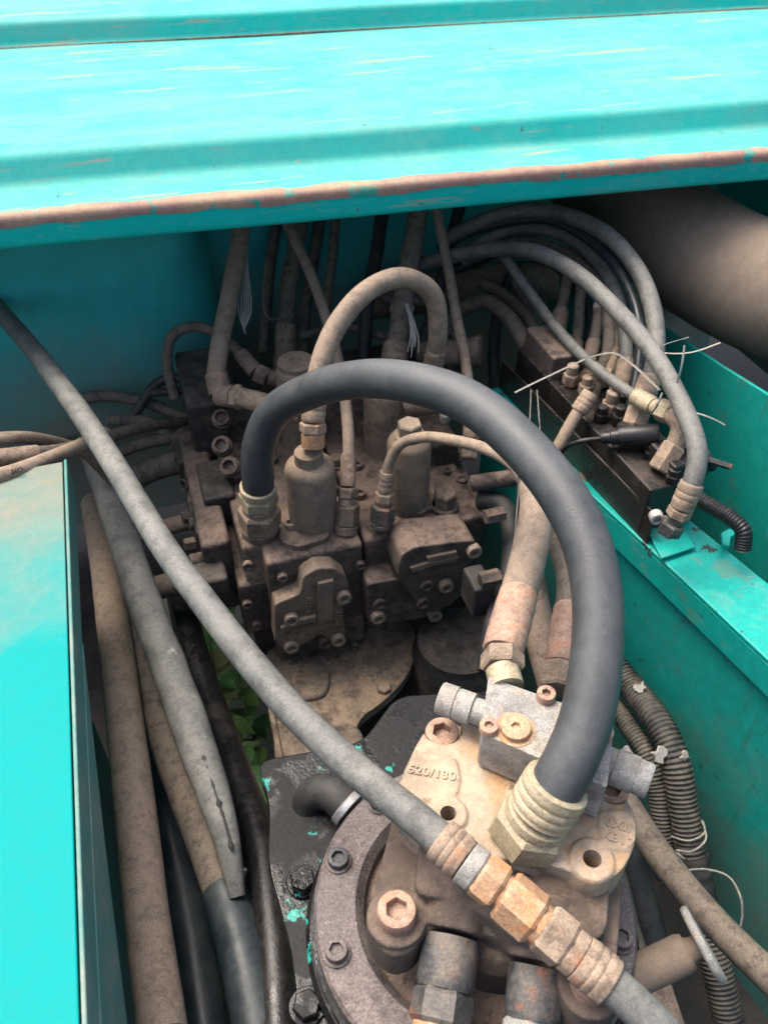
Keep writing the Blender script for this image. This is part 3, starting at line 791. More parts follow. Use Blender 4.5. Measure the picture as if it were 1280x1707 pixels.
# side port flanges on the left face
for px, py, d, sz in ((340, 850, 1.37, (0.05, 0.05, 0.05)), (352, 895, 1.33, (0.045, 0.06, 0.08)), (352, 965, 1.28, (0.05, 0.06, 0.05)), (325, 770, 1.45, (0.06, 0.06, 0.06)), (362, 820, 1.36, (0.05, 0.10, 0.06))):
    box('port_flange', at(px, py, d), sz, 'iron_dark', va, bev=0.006)
for px, py, d in ((334, 834, 1.36), (336, 870, 1.32), (338, 930, 1.28), (340, 985, 1.25)):
    bolt('port_bolt', at(px, py, d), (-1, -0.1, 0.05), 0.010, 0.020, 'iron_dusty', va)
for px, py, d in ((808, 862, 1.20), (800, 968, 1.16)):
    nut('port_bolt', at(px, py, d), (1, 0, 0), 0.03, 0.012, 'iron_dusty', va)
box('port_flange', at(795, 985, 1.20), (0.03, 0.05, 0.06), 'iron_dark', va, bev=0.005)
for px, py, rr, hx in ((600, 828, .010, 0), (760, 762, .012, 1), (715, 775, .011, 1), (452, 770, .011, 0), (560, 775, .012, 1), (596, 780, .009, 0), (790, 742, .010, 1), (408, 800, .010, 0), (745, 790, .007, 0), (610, 720, .012, 1)):
    q = oz(px, py, -0.866)
    if hx:
        lathe('washer', q, Z, [(0, rr * 1.25), (.003, rr * 1.25), (.004, rr * 1.15)], 'iron_dusty', va)
        nut('top_plug', q + Z * .004, Z, .014, rr, 'iron_brown', va)
    else:
        bolt('top_bolt', q, Z, rr, .010, 'iron_dusty', va)
for px, py in ((412, 940), (412, 1005), (428, 1040), (600, 940), (590, 1075), (470, 960)):
    bolt('face_bolt', oy(px, py, 0.884 if px < 440 else 0.862), (0, -1, 0), 0.008, 0.008, 'iron_dusty', va)
for px, py, d in ((326, 790, 1.40), (345, 805, 1.37), (322, 860, 1.33), (326, 905, 1.31), (330, 950, 1.275), (334, 1000, 1.255), (330, 728, 1.46), (352, 735, 1.42)):
    nut('side_plug', at(px, py, d), (-1, -0.15, 0.1), 0.018, 0.011, 'iron_dusty', va)
for px, py, d in ((372, 700, 1.38), (372, 745, 1.36), (385, 780, 1.33)):
    lathe('port_stub', at(px, py, d), (-.2, -.6, .75), [(0, .017), (.010, .017), (.012, .014), (.020, .014), (.021, .009), (.012, .008)], 'iron_dusty', va)
# hydraulic lines to the valve from the sides
tube('steel_pipe', [at(205, 900, 1.40), at(280, 878, 1.38), at(345, 862, 1.36)], 0.0145, 'iron_brown', label='upper steel pipe entering the left side of the control valve', cat='pipe', group='pipes into the valve side')
tube('steel_pipe', [at(195, 1000, 1.32), at(270, 978, 1.31), at(352, 955, 1.29)], 0.019, 'iron_brown', label='lower thicker steel pipe entering the left side of the control valve', cat='pipe', group='pipes into the valve side')
tube('steel_pipe', [at(786, 806, 1.28), at(830, 800, 1.27), at(905, 790, 1.26)], 0.013, 'iron_dusty', label='short steel pipe leaving the right side of the control valve', cat='pipe', group='pipes into the valve side')

# ================================================================== swing gearbox and motor
GC = Vector((0.183, 0.303, 0))
gb = thing('swing_gearbox', 'round bolted gearbox flange ring with oily rim under the swing motor', 'gearbox', V(GC.x, GC.y, -0.885))
def ring_prof(name, prof_, m, n=96):
    vs, fs = [], []
    k_ = len(prof_)
    for i in range(n):
        a = 2 * math.pi * i / n
        for r, z in prof_:
            vs.append(V(GC.x + r * math.cos(a), GC.y + r * math.sin(a), z))
    for i in range(n):
        for k in range(k_):
            fs.append((i * k_ + k, i * k_ + (k + 1) % k_, ((i + 1) % n) * k_ + (k + 1) % k_, ((i + 1) % n) * k_ + k))
    return mesh_obj(name, vs, fs, m, gb, angle=30)
ring_prof('flange_ring', [(.154, -.842), (.154, -.819), (.151, -.815), (.114, -.815), (.106, -.824), (.104, -.842)], 'ring')
ring_prof('gasket_ring', [(.158, -.853), (.158, -.8425), (.12, -.8425), (.12, -.853)], 'oil_plate')
ring_prof('lower_ring', [(.164, -.884), (.164, -.858), (.160, -.8535), (.08, -.8535), (.08, -.884)], 'oil_plate')
ring_prof('neck', [(.107, -.852), (.107, -.836), (.085, -.828), (.03, -.828), (.03, -.852)], 'iron_dusty')
for k in range(10):
    a = math.radians(146 + 36.5 * k)
    c = V(GC.x + .138 * math.cos(a), GC.y + .138 * math.sin(a), -0.8148)
    lathe('washer', c, Z, [(0, .0135), (.0018, .0135), (.0022, .0130)], 'ring', gb)
    bolt('ring_bolt', c + Vector((0, 0, .0022)), Z, 0.0105, 0.008, 'ring' if k % 3 else 'steel_dark', gb, socket=0.62)
for px, py in ((505, 1472), (512, 1680)):
    b = thing('plate_bolt', {505: 'oily hex bolt on the base plate beside the gearbox ring', 512: 'oily hex bolt on the base plate at the bottom edge of the picture'}[px], 'bolt', oz(px, py, -0.885), 'base plate bolts')
    lathe('washer', oz(px, py, -0.885), Z, [(0, .018), (.003, .018), (.004, .017)], 'oil_plate', b)
    nut('head', oz(px, py, -0.881), Z, 0.011, 0.014, 'oil_plate', b)

mo = thing('swing_motor', 'tan dusty hydraulic swing motor casing with cast lettering and grey valve block', 'motor', V(0.215, 0.312, -0.828))
ZF, ZT = -0.745, -0.702
def P(lst, z): return [oz(x, y, z) for x, y in lst]
flange = round_poly(P(((702, 1222), (742, 1196), (790, 1222), (900, 1262), (1000, 1300), (1046, 1325), (1056, 1370), (1040, 1440), (1032, 1560), (1024, 1640), (990, 1672), (940, 1660), (900, 1600), (860, 1580), (800, 1552), (712, 1548), (690, 1588), (650, 1598), (615, 1562), (622, 1490), (650, 1380), (680, 1290)), ZF), 0.012, 4)
plate = round_poly(P(((694, 1240), (712, 1212), (745, 1192), (800, 1214), (900, 1262), (1010, 1316), (1050, 1336), (1064, 1372), (1058, 1412), (1040, 1448), (1014, 1470), (978, 1470), (950, 1452), (900, 1436), (830, 1432), (770, 1410), (700, 1392), (652, 1350), (668, 1296)), ZT), 0.010, 4)
mid = round_poly(P(((700, 1392), (772, 1404), (840, 1428), (960, 1450), (1018, 1470), (1012, 1560), (960, 1580), (860, 1572), (820, 1532), (752, 1500), (690, 1490)), -0.724), 0.012, 4)
def bmtube(p, ax, pr, n=32):
    v, f = lathe_geo(Vector(p), Vector(ax), pr, n)
    bm = bmesh.new(); vv = [bm.verts.new(q) for q in v]
    for q in f: bm.faces.new([vv[i] for i in q])
    bmesh.ops.recalc_face_normals(bm, faces=bm.faces)
    return bm
CORN = {'TL': oz(736, 1231, -0.722), 'TR': oz(1016, 1326, -0.718), 'BL': oz(661, 1526, -0.735), 'BR': oz(984, 1640, -0.735)}
PA = oz(755, 1552, -0.757); PB = oz(897, 1600, -0.757)
pd = (oz(731, 1710, -0.775) - PA).normalized(); pe = (oz(884, 1730, -0.775) - PB).normalized()
low = [prism_bm(flange, (0, 0, -0.045), 0.005),
       prism_bm(mid, (0, 0, -0.05), 0.005),
       bmtube(V(0.212, 0.310, -0.835), Z, [(0, .092), (.05, .092), (.065, .085)], 48),
       bmtube(CORN['BL'] - Z * .05, Z, [(0, .027), (.048, .026)]),
       bmtube(CORN['BR'] - Z * .05, Z, [(0, .027), (.048, .026)]),
       bmtube(PA - pd * .05, pd, [(0, .030), (.052, .028)]),
       bmtube(PB - pe * .05, pe, [(0, .029), (.052, .027)])]
pieces = [prism_bm(plate, (0, 0, -0.07), 0.006),
          prism_bm(round_poly(P(((664, 1338), (676, 1286), (690, 1252), (760, 1262), (768, 1300), (760, 1330), (700, 1336)), ZT + .003), 0.008, 4), (0, 0, -0.03), 0.003),
          prism_bm(round_poly(P(((996, 1352), (1050, 1350), (1062, 1376), (1056, 1418), (1004, 1414)), ZT + .003), 0.008, 4), (0, 0, -0.03), 0.003),
          bmtube(oz(747, 1356, ZT + .004) - Z * .04, Z, [(0, .020), (.036, .0185), (.040, .0165)]),
          bmtube(oz(987, 1432, ZT + .004) - Z * .04, Z, [(0, .022), (.036, .0205), (.040, .0185)]),
          bmtube(oz(866, 1400, -0.735), oz(915, 1330, -0.656) - oz(866, 1400, -0.70), [(0, .042), (.030, .0375), (.040, .035)]),
          prism_bm(round_poly(P(((800, 1222), (905, 1282), (1014, 1330), (1024, 1300), (900, 1240), (810, 1200)), -0.690), 0.006, 3), (0, 0, -0.04), 0.004),
          ]
def cyl(p, r, h0, h1, ax=Z):
    return lathe_geo(Vector(p), Vector(ax), [(h0, r), (h1, r)], 32)
cutters = [cyl(CORN['TL'], .0205, -.004, .06), cyl(CORN['TR'], .0185, -.004, .06),
           cyl(oz(747, 1356, ZT + .004), .0072, -.03, .03), cyl(oz(987, 1432, ZT + .004), .0080, -.03, .03)]
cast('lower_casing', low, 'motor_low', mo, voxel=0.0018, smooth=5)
cast('upper_casing', pieces, 'motor', mo, voxel=0.0015, smooth=5, cutters=cutters)
for k, r in (('TL', .0168), ('TR', .0158), ('BL', .0168), ('BR', .0165)):
    bolt('casing_bolt', CORN[k] - Z * .004, Z, r, 0.017, 'rust_bolt', mo, socket=0.58)
# cast lettering
la = oz(668, 1283, ZT + .0028); lb = oz(758, 1298, ZT + .0028)
text('lettering', '520/130', (oz(720, 1290, ZT + .0028)), lb - la, Z.cross(lb - la), 0.0125, 'motor', mo, depth=0.0014)
la = oz(1005, 1370, ZT + .0028); lb = oz(1055, 1386, ZT + .0028)
text('lettering', '0XII', oz(1030, 1377, ZT + .0028), lb - la, Z.cross(lb - la), 0.0120, 'motor', mo, depth=0.0014)
text('lettering', 'K317', oz(1030, 1400, ZT + .0028), lb - la, Z.cross(lb - la), 0.0120, 'motor', mo, depth=0.0014)
# relief valve block
ZB = -0.645
blk = prism('valve_block', round_poly(P(((814, 1128), (1024, 1202), (1012, 1314), (802, 1222)), ZB), 0.004, 3), (0, 0, -0.052), 'zinc', mo, bev=0.0025)
blk['label'] = 'grey zinc coated relief valve block'
lathe('plug_seat', oz(859, 1217, ZB), Z, [(0, .0180), (.0008, .0178)], 'rust_fit', blk)
bolt('plug', oz(859, 1217, ZB + .0008), Z, 0.0135, 0.006, 'rust_fit', blk, socket=0.32)
bolt('block_bolt', oz(909, 1164, ZB), Z, 0.0088, 0.009, 'rust_bolt', blk, socket=0.5)
bolt('block_bolt', oz(814, 1216, ZB), Z, 0.0085, 0.007, 'rust_bolt', blk, socket=0.5)
bolt('block_bolt', oz(1004, 1228, ZB), Z, 0.0088, 0.009, 'rust_bolt', blk, socket=0.5)
a = oz(812, 1192, -0.672); b = oz(733, 1163, -0.672); ax = b - a; L = ax.length
lathe('relief_valve', a, ax, [(0, .0125), (L * .30, .0125), (L * .31, .0155), (L * .62, .0155), (L * .63, .0148), (L * .66, .0148), (L * .67, .0160), (L * .97, .0158), (L, .0148)], 'zinc', mo, n=28, angle=25)
a = oz(1000, 1268, -0.672); b = oz(1084, 1304, -0.672); ax = b - a; L = ax.length
lathe('relief_valve', a, ax, [(0, .0155), (L * .28, .0155), (L * .29, .0172), (L * .70, .0172), (L * .71, .0160), (L * .96, .0158), (L, .0148)], 'zinc', mo, n=28, angle=25)

# port fittings and hoses leaving towards the bottom of the picture
for q, dr, rr, lab, rt in ((PA, pd, .0250, 'black steel hose leaving the lower left port of the swing motor', 'rust_fit'), (PB, pe, .0240, 'black steel hose leaving the lower right port of the swing motor', 'zinc')):
    t_ = thing('port_hose', lab, 'hose', q + dr * .006)
    lathe('collar', q + dr * .006, dr, [(0, rr * .96), (.004, rr), (.034, rr), (.037, rr * .94), (.040, rr * .9)], 'steel_dark', t_, n=32)
    nut('nut', q + dr * .046, dr, .026, rr * 1.04, rt if rt == 'zinc' else 'steel_dark', t_)
    lathe('neck', q + dr * .072, dr, [(0, rr * .86), (.006, rr * .86)], 'rust_fit', t_)
    nut('nut', q + dr * .078, dr, .030, rr * 1.08, 'rust_fit', t_)
    lathe('ferrule', q + dr * .108, dr, ferrule_prof(.06, rr * .95), 'steel_dark', t_)
    tube('hose_tube', [q + dr * .165, q + dr * .30, q + dr * .40 - Z * .05, q + dr * .45 - Z * .2], rr * .85, 'rubber_dark', t_)
# ================================================================== hoses
# big clean hose arching from the valve to the motor
hose('hydraulic_hose', 'thick smooth black hose arching from the control valve over to the swing motor',
     [(434, 888, 1.262), (430, 800, 1.172), (431, 745, 1.140), (455, 690, 1.105), (520, 650, 1.045), (600, 632, .975), (690, 638, .905), (780, 666, .858), (860, 727, .815), (930, 812, .780), (975, 902, .755), (994, 1002, .735), (992, 1100, .720), (976, 1200, .708), (950, 1268, .703), (914, 1332, .710), (867, 1398, .738)],
     0.0228, 'rubber_clean',
     start=[('collar', .020, .0285, 'iron_brown'), ('nut', .040, .032, 'dust_fit'), ('neck', .010, .025, 'dust_fit'), ('nut', .024, .0285, 'brass'), ('collar', .014, .0262, 'brass')],
     end=[('nut', .030, .034, 'brass'), ('collar', .010, .0285, 'brass'), ('ferrule', .034, .0285, 'brass')], n=32, wob=0.01)
# long diagonal hose, coupled over the motor
hose('hydraulic_hose', 'long grey worn hose running diagonally from upper left to a rusty coupling over the motor',
     [(-60, 440, 1.50), (10, 530, 1.34), (100, 642, 1.17), (200, 790, 1.01), (300, 948, .895), (400, 1082, .822), (500, 1196, .775), (600, 1290, .738), (700, 1372, .706), (770, 1432, .688), (840, 1489, .676)],
     0.0148, 'rubber_worn', end=[('neck', .004, .0150, 'rust_fit'), ('nut', .021, .0205, 'rust_fit'), ('collar', .014, .0182, 'zinc'), ('ferrule', .027, .0185, 'dust_fit')], n=24, wob=0.02)
hose('hydraulic_hose', 'grey hose with rusty hex coupling leaving over the motor towards bottom right',
     [(840, 1489, .676), (905, 1542, .664), (975, 1600, .652), (1045, 1660, .64), (1100, 1715, .63), (1150, 1780, .62)],
     0.0150, 'rubber_worn', start=[('nut', .033, .0215, 'rust_fit'), ('neck', .005, .0165, 'rust_fit'), ('nut', .024, .0210, 'dust_fit'), ('collar', .011, .0182, 'dust_fit'), ('ferrule', .028, .0190, 'dust_fit')], n=24, wob=0.02)

# left bundle
hose('hydraulic_hose', 'tan dust covered thick hose running down the left next to the deck cover',
     [zp(158, 840, -1.02), zp(176, 940, -.99), zp(190, 1050, -.965), zp(212, 1250, -.945), zp(240, 1480, -.93), zp(272, 1730, -.92)], 0.0245, 'rubber_tan', n=24)
gh = hose('hydraulic_hose', 'grey dusty thick hose with dark slate sleeve on its lower half in the left bundle',
     [zp(196, 930, -1.00), zp(212, 1000, -1.005), zp(232, 1080, -1.0), zp(264, 1190, -.99), zp(312, 1325, -.97), zp(366, 1465, -.96), zp(404, 1590, -.95), zp(436, 1730, -.95)], 0.0235, 'rubber_dusty', start=[('collar', .03, .028, 'iron_brown')], n=24)
tube('sleeve', [at(*zp(374, 1486, -.958)), at(*zp(404, 1590, -.948)), at(*zp(436, 1740, -.946))], lambda u, i: 0.0258 * (1 + .02 * math.sin(i * 1.1)), 'rubber_slate', gh, n=24, step=0.006)
slv = thing('hose_sleeve', 'flattened worn grey protective sleeve lying along the top of the left hose bundle', 'sleeve', at(*zp(150, 740, -.86)))
spts = [zp(148, 735, -.86), zp(176, 805, -.87), zp(206, 900, -.87), zp(247, 1022, -.88), zp(293, 1142, -.89), zp(338, 1272, -.89), zp(376, 1392, -.90), zp(396, 1495, -.93)]
path, L = resample([at(*p) for p in spts], 0.008)
v, f = tube_geo(path, lambda u, i: 0.0222 * (1 - 0.62 * max(0, (u - .74) / .26) ** 1.6), 28, (1.06, 0.84), wob=0.07)
mesh_obj('sleeve_tube', v, f, 'rubber_worn', slv, angle=60)
sp2 = [p + (EYE - p).normalized() * (0.0182 - 0.009 * max(0, (i / len(path) - .74) / .26) ** 1.6) + _r * 0.003 for i, p in list(enumerate(path))[int(len(path) * .45):int(len(path) * .95)]]
v, f = tube_geo(resample(sp2, 0.006)[0], lambda u, i: 0.0012 + 0.0042 * abs(noise.noise(Vector((i * .5, 2, 3)))), 8)
o = mesh_obj('split_seam', v, f, 'rubber_dark', slv); o['label'] = 'dark ragged split along the sleeve'
hose('hydraulic_hose', 'black oily hose on the right of the left bundle beside the gearbox',
     [zp(292, 960, -1.06), zp(316, 1060, -1.05), zp(350, 1170, -1.04), zp(396, 1300, -1.0), zp(436, 1420, -.97), zp(456, 1550, -.95), zp(466, 1730, -.94)], 0.0225, 'rubber_oily', n=24)
hose('hydraulic_hose', 'deep shadowed hose low between the tan hose and the grey hose',
     [zp(250, 1150, -1.12), zp(290, 1400, -1.10), zp(318, 1560, -1.09), zp(345, 1740, -1.08)], 0.030, 'rubber_slate', n=20)
hose('hydraulic_hose', 'dim hose hidden low behind the split sleeve and the black oily hose',
     [zp(330, 1240, -1.15), zp(385, 1400, -1.12), zp(410, 1560, -1.08), zp(420, 1740, -1.06)], 0.022, 'rubber_dark', n=20)

# thin lines at the upper left
hose('pilot_hose', 'uppermost tan thin hose curving in from the left over the deck cover', [(-40, 735, 1.10), (20, 730, 1.12), (80, 736, 1.18), (140, 756, 1.25), (185, 800, 1.32)], 0.0085, 'rubber_tan', start=(), end=())
hose('pilot_hose', 'pale thin hose with ferrule at the left edge rising to the valve side', [(-40, 768, 1.08), (30, 758, 1.10), (100, 752, 1.16), (170, 733, 1.26), (240, 712, 1.38), (318, 702, 1.50)], 0.0095, 'rubber_dusty', start=[('neck', .02, .009, 'dust_fit'), ('ferrule', .06, .0115, 'dust_fit')])
ph = hose('pilot_hose', 'tan thin hose with black print crossing the corner of the deck cover', [(-40, 802, 1.05), (20, 787, 1.07), (80, 765, 1.11), (135, 742, 1.17), (175, 722, 1.26)], 0.0100, 'rubber_tan')
_a = at(10, 790, 1.067); _b = at(40, 781, 1.073)
text('print', 'O-HO', at(22, 787, 1.07) + (EYE - at(22, 787, 1.07)).normalized() * 0.0104, _b - _a, _u, 0.0085, 'print', ph, depth=0.0002)
hose('pilot_hose', 'dark thin hose arching behind the diagonal hose to the valve side', [(120, 668, 1.52), (170, 660, 1.52), (230, 668, 1.52), (290, 690, 1.51), (335, 706, 1.50)], 0.0105, 'rubber_dusty')
hose('pilot_hose', 'shadowed thin hose just below the pale hose into the valve side', [(175, 765, 1.48), (230, 742, 1.48), (300, 728, 1.48), (330, 726, 1.48)], 0.0105, 'rubber_dusty')
hose('hydraulic_hose', 'thick shadowed elbow hose bending into the rear of the valve side', [(188, 920, 1.50), (195, 850, 1.50), (225, 800, 1.49), (280, 774, 1.47), (335, 768, 1.45)], 0.021, 'rubber_dusty')
hose('pilot_hose', 'slim looping line at upper left ending in a brass fitting on the rear cap', [(292, 665, 1.47), (280, 610, 1.46), (287, 562, 1.44), (318, 545, 1.43), (362, 556, 1.42), (400, 588, 1.43), (430, 622, 1.42), (475, 634, 1.43)], 0.0095, 'rubber_dusty', end=[('neck', .03, .014, 'dust_fit'), ('nut', .022, .0175, 'dust_fit'), ('ferrule', .045, .0135, 'dust_fit')])
hose('pilot_hose', 'dim thin hose drooping behind the rear cap beside the looping line', [(250, 655, 1.48), (290, 652, 1.48), (325, 648, 1.48)], 0.0075, 'rubber_dark', end=[('nut', .02, .012, 'steel_dark')])

# uprights disappearing under the hood
hose('hydraulic_hose', 'leftmost upright hose under the hood with a tan elbow fitting at its foot', [(412, 300, 1.47), (398, 400, 1.43), (380, 500, 1.385), (366, 580, 1.36), (362, 640, 1.35), (368, 656, 1.35), (400, 662, 1.33), (470, 680, 1.30), (500, 690, 1.30)], 0.0155, 'rubber_tan',
     end=[('pipe', .105, .0165, 'dust_fit'), ('nut', .014, .0205, 'dust_fit'), ('pipe', .030, .0185, 'dust_fit'), ('ferrule', .036, .0185, 'dust_fit')])
hose('hydraulic_hose', 'second upright hose under the hood rising behind the rear relief cap', [(512, 300, 1.62), (497, 390, 1.60), (483, 470, 1.58), (477, 540, 1.57), (474, 620, 1.58)], 0.0165, 'rubber_dusty', end=[('nut', .03, .021, 'dust_fit'), ('ferrule', .06, .0185, 'dust_fit')])
hose('pilot_hose', 'thin dusty hose slanting down between the uprights to a nut on the valve top', [(450, 300, 1.50), (484, 385, 1.44), (520, 462, 1.40), (552, 555, 1.36), (572, 640, 1.31), (581, 730, 1.25), (579, 800, 1.235), (577, 888, 1.262)], 0.0090, 'rubber_tan',
     end=[('collar', .014, .018, 'iron_brown'), ('nut', .034, .0195, 'iron_brown'), ('neck', .010, .013, 'dust_fit'), ('nut', .016, .0165, 'dust_fit'), ('ferrule', .050, .0118, 'dust_fit')])
hose('pilot_hose', 'dusty hose making a tight arch behind the big hose onto the front relief cap', [(522, 745, 1.175), (522, 690, 1.16), (530, 622, 1.15), (556, 548, 1.15), (612, 482, 1.165), (672, 462, 1.20), (720, 490, 1.24), (730, 555, 1.29), (716, 640, 1.38)], 0.0150, 'rubber_tan',
     start=[('neck', .020, .0165, 'rust_fit'), ('nut', .016, .019, 'dust_fit'), ('ferrule', .05, .0165, 'dust_fit')], end=[('nut', .03, .021, 'dust_fit'), ('ferrule', .05, .0165, 'dust_fit')])
hose('hydraulic_hose', 'thick upright hose under the hood behind the arched hose, tattered tape on it', [(705, 290, 1.48), (692, 380, 1.46), (677, 460, 1.44), (664, 540, 1.42), (655, 600, 1.41), (648, 668, 1.40)], 0.0180, 'rubber_dusty', end=[('nut', .035, .026, 'dust_fit'), ('neck', .012, .020, 'dust_fit'), ('ferrule', .055, .0225, 'dust_fit')])
hose('pilot_hose', 'thin hose hanging straight down right of the arched hose', [(724, 330, 1.46), (745, 440, 1.42), (759, 520, 1.38), (775, 600, 1.34), (784, 700, 1.30), (780, 765, 1.29)], 0.0085, 'rubber_tan', end=[('nut', .02, .0135, 'dust_fit'), ('neck', .012, .010, 'dust_fit'), ('ferrule', .035, .0112, 'dust_fit')])
hose('pilot_hose', 'small looped hose curving from a black nut past the front relief cap', [(636, 878, 1.248), (642, 810, 1.215), (649, 768, 1.195), (668, 738, 1.175), (705, 727, 1.15), (760, 735, 1.10), (815, 752, 1.06), (858, 782, 1.03), (880, 830, 1.02), (870, 900, 1.02)], 0.0078, 'rubber_tan',
     start=[('collar', .008, .0165, 'steel_dark'), ('nut', .030, .0185, 'steel_dark'), ('neck', .006, .012, 'steel_dark'), ('nut', .016, .015, 'dust_fit'), ('ferrule', .034, .0112, 'dust_fit')])
# tattered tape strands
tp = thing('tape_strands', 'tattered pale tape strands hanging from the thick upright hose', 'tape', at(668, 520, 1.39))
tube('tape_wrap', [at(672, 508, 1.432), at(668, 522, 1.430)], 0.0196, 'tape', tp, n=20)
for k in range(9):
    dx = random.uniform(-6, 12)
    tube('strand', [at(676 + dx * .3, 506, 1.405), at(684 + dx * .5, 535, 1.385), at(686 + dx, 565, 1.38), at(682 + dx * 1.3, 580 + random.uniform(-12, 24), 1.382)], 0.0011, 'tape', tp, n=6)
ws = thing('wire_bundle', 'thin grey wires hanging beside the leftmost upright hose', 'wires', at(408, 380, 1.45))
for k in range(6):
    tube('wire', [at(404 + k * 2.2, 360, 1.46), at(402 + k * 2.4 + random.uniform(-2, 2), 440, 1.43), at(398 + k * 4, 520, 1.41), at(408 + random.uniform(-4, 6), 548 + random.uniform(-12, 8), 1.41)], 0.0012, 'tape', ws, n=6)
hose('wire_lead', 'dim loose wire curving in the gap between the rear cap and the arched hose', [(445, 430, 1.52), (440, 500, 1.52), (448, 530, 1.52), (470, 532, 1.50)], 0.003, 'rubber_dusty', cat='wire', n=8)

# back pipes
hose('return_pipe', 'wide grey pipe lying across the back under the hood', [(600, 500, 1.72), (700, 490, 1.70), (800, 474, 1.68), (930, 466, 1.66)], 0.040, 'iron_brown', cat='pipe', n=32)
rp = thing('suction_stub', 'dusty horizontal pipe stub with a ribbed end collar behind the big hose', 'pipe', at(700, 590, 1.48))
lathe('stub', at(700, 592, 1.48), at(812, 584, 1.44) - at(700, 592, 1.48), [(0, .024), (.075, .024)], 'iron_brown', rp)
lathe('collar', at(770, 587, 1.455), at(812, 584, 1.44) - at(770, 587, 1.455), [(0, .024), (.002, .027), (.010, .027), (.012, .025), (.02, .025), (.022, .028), (.034, .028), (.037, .022), (.038, .015)], 'iron_brown', rp)
hose('hydraulic_hose', 'dark hose humped behind the pipe stub to the pilot manifold', [(742, 560, 1.56), (765, 520, 1.54), (810, 504, 1.50), (850, 532, 1.44), (880, 580, 1.40), (910, 640, 1.36), (950, 700, 1.32)], 0.0135, 'rubber_dusty')
hose('hydraulic_hose', 'dark hose running beside the humped hose to the pilot manifold', [(800, 470, 1.58), (840, 492, 1.53), (880, 532, 1.46), (900, 575, 1.40), (912, 600, 1.37)], 0.0120, 'rubber_dusty', end=[('ferrule', .05, .0155, 'dust_fit')])
# large pipe, upper right
hose('air_duct', 'very wide dusty brown pipe curving down at the upper right under the hood', [(900, 190, 1.85), (1000, 290, 1.66), (1090, 372, 1.52), (1180, 436, 1.42), (1290, 490, 1.34), (1420, 530, 1.28)], 0.100, 'duct', cat='pipe', n=48, wob=0.01)

# dusty hose to the top of the motor block
hose('hydraulic_hose', 'tan dusty hose with long ferrule feeding the back of the motor valve block', [(845, 1146, .792), (836, 1102, .812), (848, 1046, .842), (866, 985, .875), (885, 910, .920), (894, 840, .975), (880, 770, 1.04), (830, 705, 1.12), (760, 668, 1.20), (690, 672, 1.30)], 0.0198, 'rubber_tan',
     start=[('neck', .020, .0165, 'brass'), ('nut', .020, .0215, 'dust_fit'), ('ferrule', .080, .0205, 'rust_bolt')], n=24)
hose('hydraulic_hose', 'grey hose with red brown ferrule partly hidden behind the big hose', [(930, 1150, .93), (936, 1100, .95), (946, 1040, .98), (950, 960, 1.03), (925, 880, 1.08), (905, 800, 1.14), (890, 740, 1.2)], 0.0170, 'rubber_dusty', start=[('nut', .03, .022, 'dust_fit'), ('ferrule', .08, .0185, 'rust_bolt')])
hose('steel_pipe', 'brown slanted pipe in the gap right of the tan ferrule', [(925, 1150, 1.12), (898, 1040, 1.15), (880, 950, 1.18)], 0.022, 'iron_brown', cat='pipe')
hose('hydraulic_hose', 'dark hose looping down right beside the control valve', [(800, 832, 1.30), (835, 840, 1.28), (852, 880, 1.25), (850, 960, 1.21), (825, 1040, 1.18), (812, 1120, 1.16)], 0.0155, 'rubber_dark')
hose('cable', 'thin black cable hanging along the tan hose to the motor block', [(868, 790, 1.0), (862, 850, .985), (852, 930, .95), (826, 1010, .90), (810, 1060, .87), (812, 1110, .85)], 0.0030, 'plastic', cat='cable', n=8)

# ================================================================== pilot manifold
ma = thing('pilot_manifold', 'dark oily pilot valve manifold block standing on the right shelf', 'manifold', V(0.615, 0.89, -0.80))
box('block', V(0.617, 0.895, -0.757), (0.088, 0.39, 0.080), 'oily_iron', ma, bev=0.003, rz=math.radians(3))
box('side_plate', V(0.566, 0.89, -0.775), (0.004, 0.42, 0.06), 'oily_iron', ma, bev=0.001, rz=math.radians(6))
box('valve_body', V(0.640, 0.735, -0.705), (0.05, 0.06, 0.03), 'oily_iron', ma, bev=0.004, rz=math.radians(3))
box('sub_block', V(0.60, 1.03, -0.70), (0.06, 0.10, 0.045), 'iron_dusty', ma, bev=0.004)
bolt('bolt', at(1092, 858, 1.07), (-.3, -1, .1), 0.009, 0.012, 'steel_bright', ma)
nut('plug', oz(1140, 762, -0.712), Z, 0.03, 0.016, 'oily_iron', ma)
nut('plug', oz(1000, 640, -0.712), Z, 0.02, 0.014, 'dust_fit', ma)
nut('plug', oz(1040, 725, -0.714), Z, 0.018, 0.013, 'oily_iron', ma)
for px, py, hh, rr in ((930, 612, .03, .012), (950, 640, .035, .013), (975, 655, .03, .012), (1015, 690, .04, .014), (1030, 705, .03, .012), (1060, 745, .022, .013), (1085, 760, .02, .012), (905, 600, .03, .012), (1000, 700, .025, .011), (1120, 800, .02, .012)):
    q = oz(px, py, -0.716)
    nut('port_nut', q, Z, hh * .55, rr, 'dust_fit' if py < 700 else 'oily_iron', ma)
    lathe('port_plug', q + Z * hh * .55, Z, [(0, rr * .7), (hh * .4, rr * .7), (hh * .45, rr * .55)], 'dust_fit' if py < 700 else 'oily_iron', ma)
so_ = thing('solenoid', 'black solenoid plug lying across the pilot manifold with its cable', 'solenoid', at(1045, 728, 1.155))
lathe('coil', at(1030, 728, 1.158), at(1095, 724, 1.145) - at(1030, 728, 1.158), [(0, .0135), (.004, .015), (.05, .015), (.054, .0135)], 'plastic', so_)
